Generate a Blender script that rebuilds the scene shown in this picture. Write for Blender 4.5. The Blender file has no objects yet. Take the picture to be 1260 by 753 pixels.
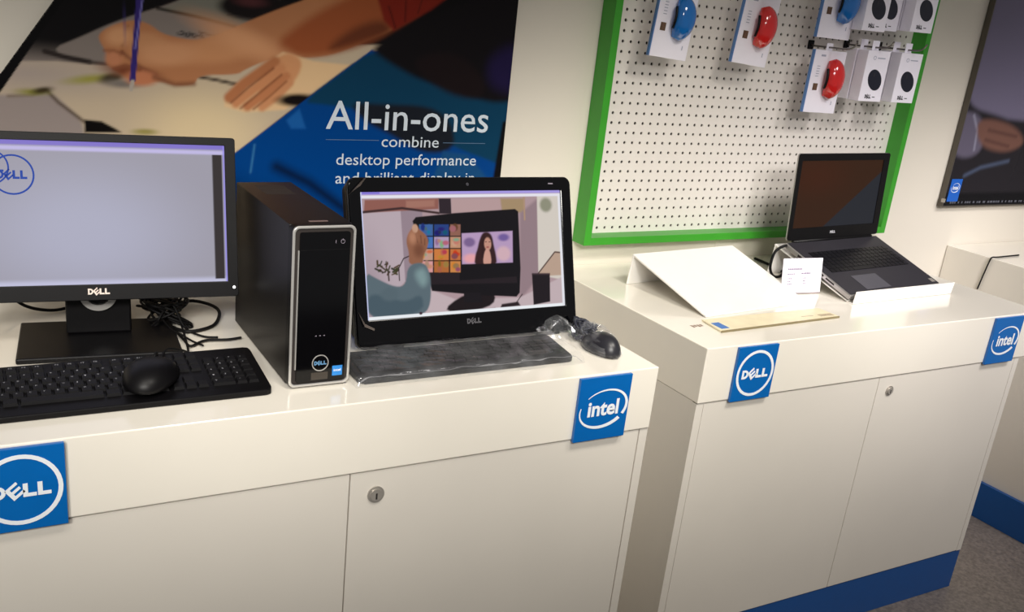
import bpy, math, random
import numpy as np
from mathutils import Matrix, Vector
random.seed(7)
PI = math.pi
SC = bpy.context.scene
COL = SC.collection

# ------------------------------------------------------------------ camera
CAM = {'loc': [-1.33767, -1.50467, 0.72434], 'r': [0.880895, -0.464292, 0.091962], 'u': [0.080151, 0.337818, 0.937792], 'f': [0.466476, 0.818726, -0.334796], 'fp': 1176.175, 'pp': [579.85, 415.77]}
cd = bpy.data.cameras.new('camera'); cam = bpy.data.objects.new('camera', cd); COL.objects.link(cam)
cr, cu, cf, cl = CAM['r'], CAM['u'], CAM['f'], CAM['loc']
cam.matrix_world = Matrix(((cr[0], cu[0], -cf[0], cl[0]), (cr[1], cu[1], -cf[1], cl[1]), (cr[2], cu[2], -cf[2], cl[2]), (0, 0, 0, 1)))
cd.sensor_fit = 'HORIZONTAL'; cd.sensor_width = 36; cd.lens = CAM['fp'] * 36 / 1260
cd.shift_x = (630 - CAM['pp'][0]) / 1260; cd.shift_y = (CAM['pp'][1] - 376.5) / 1260
cd.clip_start = .05
SC.camera = cam

# ------------------------------------------------------------------ world, lights, exposure
w = bpy.data.worlds.new('shop_ambient'); SC.world = w; w.use_nodes = True
bg = w.node_tree.nodes['Background']; bg.inputs[0].default_value = (1.0, .97, .94, 1); bg.inputs[1].default_value = .17
SC.view_settings.view_transform = 'Standard'; SC.view_settings.look = 'None'
SC.view_settings.gamma = 1; SC.view_settings.use_curve_mapping = False
SC.view_settings.exposure = 0.24

def spot(x, y, z, tx, ty, tz, e, size=80, blend=1.0, col=(1, .93, .82), rad=.12):
    d = bpy.data.lights.new('unseen_spot', 'SPOT'); d.energy = e; d.spot_size = math.radians(size); d.spot_blend = blend
    d.color = col; d.shadow_soft_size = rad
    o = bpy.data.objects.new('unseen_spot', d); COL.objects.link(o); o.location = (x, y, z)
    o.rotation_euler = (Vector((tx, ty, tz)) - Vector((x, y, z))).to_track_quat('-Z', 'Y').to_euler()
    return o
for sx, e1, e2 in ((-1.5, 38, 270), (-.55, 72, 235), (.4, 112, 200), (1.35, 96, 185), (2.3, 92, 180)):
    cool = sx > .9
    spot(sx, -.95, 1.75, sx + .1, .28, .0, e1, 58, col=(1, .95, .93) if cool else (1, .94, .85), rad=.22)  # steep overhead row, unseen, casts the shade below the frames
    spot(sx - 1.1, -2.2, 1.5, sx, .28, .10, e2, 31, col=(1, .955, .945) if cool else (1, .965, .90), rad=.28)  # added frontal fill row, unseen; narrow cones fade the lower fronts

# ------------------------------------------------------------------ materials
def lin(c):
    return tuple(((v / 255) / 12.92 if v / 255 <= .04045 else (((v / 255) + .055) / 1.055) ** 2.4) for v in c)
MATS = {}
def mat(name, rgb, rough=.5, metal=0, coat=0, noise=.03, nscale=30, bump=0, trans=0, alpha=1, spec=.5, emit=0):
    if name in MATS: return MATS[name]
    m = bpy.data.materials.new(name); m.use_nodes = True; nt = m.node_tree; N = nt.nodes; L = nt.links
    b = N['Principled BSDF']; c = lin(rgb)
    b.inputs['Roughness'].default_value = rough; b.inputs['Metallic'].default_value = metal
    b.inputs['Coat Weight'].default_value = coat; b.inputs['Coat Roughness'].default_value = .08
    b.inputs['Specular IOR Level'].default_value = spec
    b.inputs['Transmission Weight'].default_value = trans; b.inputs['Alpha'].default_value = alpha
    tc = N.new('ShaderNodeTexCoord'); nz = N.new('ShaderNodeTexNoise'); nz.inputs['Scale'].default_value = nscale; nz.inputs['Detail'].default_value = 4
    L.new(tc.outputs['Object'], nz.inputs['Vector'])
    rp = N.new('ShaderNodeValToRGB'); L.new(nz.outputs['Fac'], rp.inputs[0])
    rp.color_ramp.elements[0].position = .3; rp.color_ramp.elements[1].position = .7
    rp.color_ramp.elements[0].color = tuple(v * (1 - noise) for v in c) + (1,)
    rp.color_ramp.elements[1].color = tuple(min(1, v * (1 + noise)) for v in c) + (1,)
    L.new(rp.outputs[0], b.inputs['Base Color'])
    if emit:
        L.new(rp.outputs[0], b.inputs['Emission Color']); b.inputs['Emission Strength'].default_value = emit
    if bump:
        bp = N.new('ShaderNodeBump'); bp.inputs['Strength'].default_value = bump; bp.inputs['Distance'].default_value = .002
        L.new(nz.outputs['Fac'], bp.inputs['Height']); L.new(bp.outputs[0], b.inputs['Normal'])
    MATS[name] = m; return m
def art_mat(name, emit=0, rough=.35, coat=0, spec=.5):
    m = bpy.data.materials.new(name); m.use_nodes = True; nt = m.node_tree; b = nt.nodes['Principled BSDF']
    a = nt.nodes.new('ShaderNodeVertexColor'); a.layer_name = 'Col'
    b.inputs['Roughness'].default_value = rough; b.inputs['Coat Weight'].default_value = coat; b.inputs['Specular IOR Level'].default_value = spec
    if emit:
        b.inputs['Base Color'].default_value = (.004, .004, .005, 1)
        nt.links.new(a.outputs[0], b.inputs['Emission Color']); b.inputs['Emission Strength'].default_value = emit
    else:
        nt.links.new(a.outputs[0], b.inputs['Base Color'])
    return m

M_TOP = mat('white_gloss_laminate', (238, 232, 220), .15, coat=.4, noise=.012, nscale=6)
M_CAB = mat('white_satin_laminate', (222, 216, 206), .38, noise=.015, nscale=5)
M_EDGE = mat('dark_gap', (120, 108, 92), .8)
M_WALL = mat('cream_painted_wall', (222, 215, 202), .6, noise=.02, nscale=2)
M_FLOOR = mat('grey_speckled_floor', (112, 104, 98), .35, noise=.35, nscale=90)
M_BLUE = mat('blue_acrylic', (0, 98, 176), .25, coat=.3)
M_KICK = mat('blue_kickboard', (10, 78, 148), .35)
M_WHITE = mat('white_print', (235, 240, 245), .4, noise=.01)
M_GREEN = mat('green_lacquer', (56, 152, 40), .38, noise=.05, nscale=8)
M_PEG = mat('white_pegboard', (226, 220, 214), .45, noise=.01)
M_DARK = mat('dark_void', (40, 34, 32), .9)
M_BLK = mat('black_satin_plastic', (9, 8, 10), .42, noise=.12, nscale=60, spec=.22)
M_BLKM = mat('black_matte_plastic', (12, 11, 12), .6, spec=.2, noise=.12, nscale=80)
M_GLOSS = mat('piano_black', (3, 3, 5), .10, coat=.15, noise=.05, spec=.35)
M_STEEL = mat('black_painted_steel', (17, 14, 14), .42, noise=.1, nscale=120, bump=.05, spec=.3)
M_SILVER = mat('silver_plastic', (205, 203, 200), .28, metal=.6, noise=.02)
M_CHROME = mat('worn_nickel', (176, 170, 162), .32, metal=.45, noise=.1)
M_LAPT = mat('silver_laptop_shell', (176, 172, 170), .35, metal=.7)
M_PALM = mat('dark_palm_rest', (44, 42, 48), .45, noise=.05)
M_KEY = mat('black_keycap', (13, 12, 14), .5, noise=.1, spec=.3)
M_ACR = mat('white_acrylic', (243, 240, 235), .18, coat=.3, noise=.01)
M_CREAM = mat('yellowed_strip', (236, 224, 190), .35, noise=.06, nscale=25)
M_CARD = mat('white_card', (240, 236, 246), .6, noise=.01)
M_INK = mat('grey_ink', (120, 112, 124), .7)
M_INKB = mat('black_ink', (28, 26, 34), .7)
M_STKR = mat('sky_blue_sticker', (40, 130, 210), .4)
M_RED = mat('red_gloss', (205, 30, 30), .12, coat=.8, noise=.03)
M_BLUG = mat('blue_gloss', (10, 105, 185), .12, coat=.8, noise=.03)
M_NAVY = mat('navy_black_print', (22, 24, 40), .35)
M_TEAL = mat('card_back_blue', (90, 130, 190), .5)
M_BROWN = mat('brown_print', (96, 70, 52), .6, noise=.4, nscale=160)
M_METAL = mat('hook_wire', (120, 116, 112), .3, metal=.9)
M_LOGOBL = mat('screen_blue', (26, 54, 130), .4, emit=.4, spec=.1)
M_CLEAR = None
def clear_film():
    m = bpy.data.materials.new('clear_plastic_film'); m.use_nodes = True; nt = m.node_tree; N = nt.nodes; L = nt.links
    out = N['Material Output']; N.remove(N['Principled BSDF'])
    tr = N.new('ShaderNodeBsdfTransparent'); gl = N.new('ShaderNodeBsdfGlossy'); gl.inputs['Roughness'].default_value = .12
    gl.inputs[0].default_value = (.9, .92, 1, 1)
    df = N.new('ShaderNodeBsdfDiffuse'); df.inputs[0].default_value = (.8, .82, .85, 1)
    tc = N.new('ShaderNodeTexCoord'); nz = N.new('ShaderNodeTexNoise'); nz.inputs['Scale'].default_value = 26; nz.inputs['Detail'].default_value = 6
    L.new(tc.outputs['Object'], nz.inputs['Vector'])
    bp = N.new('ShaderNodeBump'); bp.inputs['Strength'].default_value = .6; bp.inputs['Distance'].default_value = .002
    L.new(nz.outputs['Fac'], bp.inputs['Height']); L.new(bp.outputs[0], gl.inputs['Normal'])
    m1 = N.new('ShaderNodeMixShader'); m1.inputs[0].default_value = .35; L.new(gl.outputs[0], m1.inputs[1]); L.new(df.outputs[0], m1.inputs[2])
    rp = N.new('ShaderNodeMapRange'); rp.inputs['From Min'].default_value = .35; rp.inputs['From Max'].default_value = .75; rp.inputs['To Min'].default_value = .05; rp.inputs['To Max'].default_value = .21
    L.new(nz.outputs['Fac'], rp.inputs[0])
    m2 = N.new('ShaderNodeMixShader'); L.new(rp.outputs[0], m2.inputs[0]); L.new(tr.outputs[0], m2.inputs[1]); L.new(m1.outputs[0], m2.inputs[2])
    L.new(m2.outputs[0], out.inputs['Surface'])
    return m
M_FILM = clear_film()

# ------------------------------------------------------------------ mesh helpers
class MB:
    def __init__(s, M=None): s.v = []; s.f = []; s.M = M; s.sm = []
    def add(s, vs, fs, smooth=False, M=None):
        o = len(s.v)
        for p in vs:
            p = Vector(p)
            if M is not None: p = M @ p
            if s.M is not None: p = s.M @ p
            s.v.append(tuple(p))
        for f in fs: s.f.append(tuple(i + o for i in f)); s.sm.append(smooth)
        return s
    def box(s, x0, x1, y0, y1, z0, z1, M=None):
        v = [(x0,y0,z0),(x1,y0,z0),(x1,y1,z0),(x0,y1,z0),(x0,y0,z1),(x1,y0,z1),(x1,y1,z1),(x0,y1,z1)]
        return s.add(v, [(0,3,2,1),(4,5,6,7),(0,1,5,4),(1,2,6,5),(2,3,7,6),(3,0,4,7)], M=M)
    def prism(s, pts, y0, y1, M=None, smooth=False):       # outline in (x, z), front at y0
        n = len(pts); v = [(p[0], y0, p[1]) for p in pts] + [(p[0], y1, p[1]) for p in pts]
        s.add(v, [tuple(range(n)), tuple(range(2*n-1, n-1, -1))] , M=M)
        return s.add(v, [(i, i+n, (i+1) % n + n, (i+1) % n) for i in range(n)], smooth, M=M)
    def prismz(s, pts, z0, z1, M=None):                     # outline in (x, y)
        n = len(pts); v = [(p[0], p[1], z0) for p in pts] + [(p[0], p[1], z1) for p in pts]
        return s.add(v, [tuple(range(n-1, -1, -1)), tuple(range(n, 2*n))] + [(i, (i+1) % n, (i+1) % n + n, i+n) for i in range(n)], M=M)
    def prismx(s, pts, x0, x1, M=None):                     # outline in (y, z)
        n = len(pts); v = [(x0, p[0], p[1]) for p in pts] + [(x1, p[0], p[1]) for p in pts]
        return s.add(v, [tuple(range(n-1, -1, -1)), tuple(range(n, 2*n))] + [(i, (i+1) % n, (i+1) % n + n, i+n) for i in range(n)], M=M)
    def ring(s, A, B, y0, y1, M=None):                      # frame between outline A and inner outline B
        n = len(A); v = [(p[0], y0, p[1]) for p in A] + [(p[0], y0, p[1]) for p in B] + [(p[0], y1, p[1]) for p in A] + [(p[0], y1, p[1]) for p in B]
        f = []
        for i in range(n):
            j = (i+1) % n
            f += [(i, j, n+j, n+i), (2*n+i, 3*n+i, 3*n+j, 2*n+j), (i, 2*n+i, 2*n+j, j), (n+i, n+j, 3*n+j, 3*n+i)]
        return s.add(v, f, M=M)
    def tube(s, pts, r, n=8, M=None, cap=True):
        pts = [Vector(p) for p in pts]; vs = []; k = len(pts)
        up = Vector((0, 0, 1))
        for i, p in enumerate(pts):
            t = (pts[min(i+1, k-1)] - pts[max(i-1, 0)]).normalized()
            a = t.cross(up)
            if a.length < 1e-3: a = t.cross(Vector((1, 0, 0)))
            a.normalize(); b = t.cross(a); up = -b if b.z < 0 else b
            up = a.cross(t)
            rr = r[i] if isinstance(r, (list, tuple)) else r
            for q in range(n):
                an = 2*PI*q/n; vs.append(p + a*math.cos(an)*rr + up*math.sin(an)*rr)
        f = [(i*n+q, i*n+(q+1) % n, (i+1)*n+(q+1) % n, (i+1)*n+q) for i in range(k-1) for q in range(n)]
        if cap: f += [tuple(range(n-1, -1, -1)), tuple(range((k-1)*n, k*n))]
        return s.add(vs, f, True, M=M)
    def ell(s, c, r, nu=20, nv=12, M=None, shape=None):
        vs = []; 
        for j in range(nv+1):
            th = PI*j/nv
            for i in range(nu):
                ph = 2*PI*i/nu
                p = Vector((math.sin(th)*math.cos(ph), math.sin(th)*math.sin(ph), math.cos(th)))
                if shape: p = Vector(shape(p))
                vs.append((c[0]+p.x*r[0], c[1]+p.y*r[1], c[2]+p.z*r[2]))
        f = [(j*nu+i, (j+1)*nu+i, (j+1)*nu+(i+1) % nu, j*nu+(i+1) % nu) for j in range(nv) for i in range(nu)]
        return s.add(vs, f, True, M=M)
    def build(s, name, m, parent=None, bevel=0, seg=2, loc=None, mods=None):
        me = bpy.data.meshes.new(name); me.from_pydata(s.v, [], s.f); me.update()
        for p, q in zip(me.polygons, s.sm): p.use_smooth = q
        me.materials.append(m)
        o = bpy.data.objects.new(name, me); COL.objects.link(o)
        if parent: o.parent = parent
        if loc: o.location = loc
        if bevel:
            b = o.modifiers.new('bevel', 'BEVEL'); b.width = bevel; b.segments = seg; b.limit_method = 'ANGLE'; b.angle_limit = math.radians(40)
        return o
def tag(o, label=None, cat=None, group=None, kind=None):
    if label: o['label'] = label
    if cat: o['category'] = cat
    if group: o['group'] = group
    if kind: o['kind'] = kind
    return o
def thing(name, loc, rz, label, cat, group=None, M=None):
    o = bpy.data.objects.new(name, None); COL.objects.link(o); o.empty_display_size = .05
    if M is not None: o.matrix_world = M
    else: o.location = loc; o.rotation_euler = (0, 0, rz)
    return tag(o, label, cat, group)
def rrect(x0, x1, z0, z1, r, seg=6):
    out = []
    for cx, cz, a0 in ((x1-r, z1-r, 0), (x0+r, z1-r, 90), (x0+r, z0+r, 180), (x1-r, z0+r, 270)):
        for k in range(seg+1):
            a = math.radians(a0 + 90*k/seg); out.append((cx+r*math.cos(a), cz+r*math.sin(a)))
    return out[::-1]
def circ(cx, cz, r, n=40, rz=None): return [(cx + r*math.cos(-2*PI*k/n), cz + (rz or r)*math.sin(-2*PI*k/n)) for k in range(n)]
def spline(P, n=8):
    P = [Vector(p) for p in P]; out = []
    for i in range(len(P)-1):
        a, b, c, d = P[max(i-1, 0)], P[i], P[i+1], P[min(i+2, len(P)-1)]
        for k in range(n):
            t = k/n; out.append(.5*((2*b)+(c-a)*t+(2*a-5*b+4*c-d)*t*t+(3*b-a-3*c+d)*t**3))
    out.append(P[-1]); return out
def RX(a): return Matrix.Rotation(a, 4, 'X')
def RZ(a): return Matrix.Rotation(a, 4, 'Z')
def TR(x, y, z): return Matrix.Translation((x, y, z))

# flat lettering in the x-z plane facing -y
def text_mb(body, x0, x1, z, cap, y, M=None, bold=0.0, depth=.0004, keep=False, spacing=1.0):
    cu = bpy.data.curves.new('txt', 'FONT'); cu.body = body; cu.size = 1; cu.offset = bold; cu.resolution_u = 3; cu.space_character = spacing
    o = bpy.data.objects.new('txt', cu); COL.objects.link(o)
    me = bpy.data.meshes.new_from_object(o.evaluated_get(bpy.context.evaluated_depsgraph_get()) if False else o)
    bpy.data.objects.remove(o); 
    vs = [v.co.copy() for v in me.vertices]; fs = [tuple(p.vertices) for p in me.polygons]
    bpy.data.meshes.remove(me); bpy.data.curves.remove(cu)
    mx0 = min(v.x for v in vs); mx1 = max(v.x for v in vs)
    sx = (x1-x0)/(mx1-mx0); sz = sx if keep else cap/.73
    mb = MB(M)
    mb.add([(x0+(v.x-mx0)*sx, y, z+v.y*sz) for v in vs], fs)
    return mb
# the round D-E-L-L mark: ring and four block letters, the E tilted
def dell_letters(cx, cz, wd, h, y, mb, th=.0008):
    u = wd/4.1
    def put(poly, ox, ang=0, s=1.0, oz=0):
        ca, sa = math.cos(ang), math.sin(ang)
        pts = []
        for (a, b) in poly:
            a = (a-.5)*s; b = (b-.5)*s
            pts.append((cx + (ox + a*ca - b*sa)*u, cz + (oz + a*sa + b*ca)*h))
        return pts
    # D as a strip between two outlines
    n = 10; out = [(0, 0)] + [(.42+.58*math.sin(PI*k/n), .5-.5*math.cos(PI*k/n)) for k in range(n+1)] + [(0, 1)]
    inn = [(.3, .24)] + [(.42+.28*math.sin(PI*k/n), .5-.26*math.cos(PI*k/n)) for k in range(n+1)] + [(.3, .76)]
    mb.ring(put(out, -1.53)[::-1], put(inn, -1.53)[::-1], y, y+th)
    E = [(0,0),(1,0),(1,.2),(.3,.2),(.3,.4),(.95,.4),(.95,.6),(.3,.6),(.3,.8),(1,.8),(1,1),(0,1)]
    mb.prism(put(E, -.42, math.radians(38), 1.0, .0)[::-1], y, y+th)
    Lp = [(0,0),(.92,0),(.92,.26),(.34,.26),(.34,1),(0,1)]
    mb.prism(put(Lp, .62)[::-1], y, y+th); mb.prism(put(Lp, 1.62)[::-1], y, y+th)
    return mb
def intel_mark(cx, cz, a, b, wtext, cap, y, mb, ang=math.radians(10), th=.0008):
    def arc(a0, a1, w0, w1, n=40):
        pts = []; 
        for k in range(n+1):
            t = math.radians(a0+(a1-a0)*k/n); w = (w0+(w1-w0)*k/n)
            for q in (1, -1):
                ex = (a+q*w*.5)*math.cos(t); ez = (b+q*w*.5)*math.sin(t)
                pts.append((cx+ex*math.cos(ang)-ez*math.sin(ang), y, cz+ex*math.sin(ang)+ez*math.cos(ang)))
        mb.add(pts, [(2*k, 2*k+1, 2*k+3, 2*k+2) for k in range(n)])
    arc(128, -38, a*.03, a*.13); arc(158, 310, a*.04, a*.15)
    t = text_mb('intel', cx-wtext/2, cx+wtext/2, cz-cap*.42, cap, y, bold=.03)
    mb.add(t.v, t.f)
    return mb

# soft-edged painter for printed or displayed pictures: colours live in a mesh attribute
def paint(x0, x1, z0, z1, step, base, shapes):
    nx = int((x1-x0)/step)+2; nz = int((z1-z0)/step)+2
    X, Z = np.meshgrid(np.linspace(x0, x1, nx), np.linspace(z0, z1, nz)); X = X.ravel(); Z = Z.ravel()
    C = np.empty((len(X), 3)); C[:] = lin(base)
    for s in shapes:
        k, c, soft = s[0], np.array(lin(s[1])), s[2]
        if k == 'p':
            P = s[3]; d = np.full(len(X), 1e9); ins = np.zeros(len(X), bool)
            for i in range(len(P)):
                ax, az = P[i]; bx, bz = P[(i+1) % len(P)]
                ex, ez = bx-ax, bz-az; L2 = ex*ex+ez*ez+1e-12
                t = np.clip(((X-ax)*ex+(Z-az)*ez)/L2, 0, 1)
                d = np.minimum(d, np.hypot(X-ax-t*ex, Z-az-t*ez))
                if az != bz:
                    ins ^= ((Z > az) != (Z > bz)) & (X < ex*(Z-az)/(bz-az)+ax)
            sd = np.where(ins, -d, d)
        elif k == 'l':
            P = s[4]; d = np.full(len(X), 1e9)
            for i in range(len(P)-1):
                ax, az = P[i]; bx, bz = P[i+1]; ex, ez = bx-ax, bz-az; L2 = ex*ex+ez*ez+1e-12
                t = np.clip(((X-ax)*ex+(Z-az)*ez)/L2, 0, 1); d = np.minimum(d, np.hypot(X-ax-t*ex, Z-az-t*ez))
            sd = d - s[3]/2
        else:
            cx, cz, rx, rz, an = s[3:8]; ca, sa = math.cos(an), math.sin(an)
            u = (X-cx)*ca+(Z-cz)*sa; v = -(X-cx)*sa+(Z-cz)*ca
            q = np.sqrt((u/rx)**2+(v/rz)**2); sd = (q-1)*min(rx, rz)
        a = np.clip(.5-sd/max(soft, 1e-5), 0, 1); a = a*a*(3-2*a)
        C = C*(1-a[:, None])+c*a[:, None]
    return nx, nz, X, Z, C
def art_plane(name, m, parent, y, dat, clip=None):
    nx, nz, X, Z, C = dat
    me = bpy.data.meshes.new(name)
    fs = []
    for j in range(nz-1):
        for i in range(nx-1):
            a = j*nx+i
            if clip and not clip(X[a]+.002, Z[a]+.002): continue
            fs.append((a, a+1, a+nx+1, a+nx))
    me.from_pydata([(float(x), y, float(z)) for x, z in zip(X, Z)], [], fs)
    at = me.color_attributes.new('Col', 'FLOAT_COLOR', 'POINT')
    at.data.foreach_set('color', np.hstack([C, np.ones((len(C), 1))]).astype(np.float32).ravel())
    me.materials.append(m); o = bpy.data.objects.new(name, me); COL.objects.link(o); o.parent = parent
    return o

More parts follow.
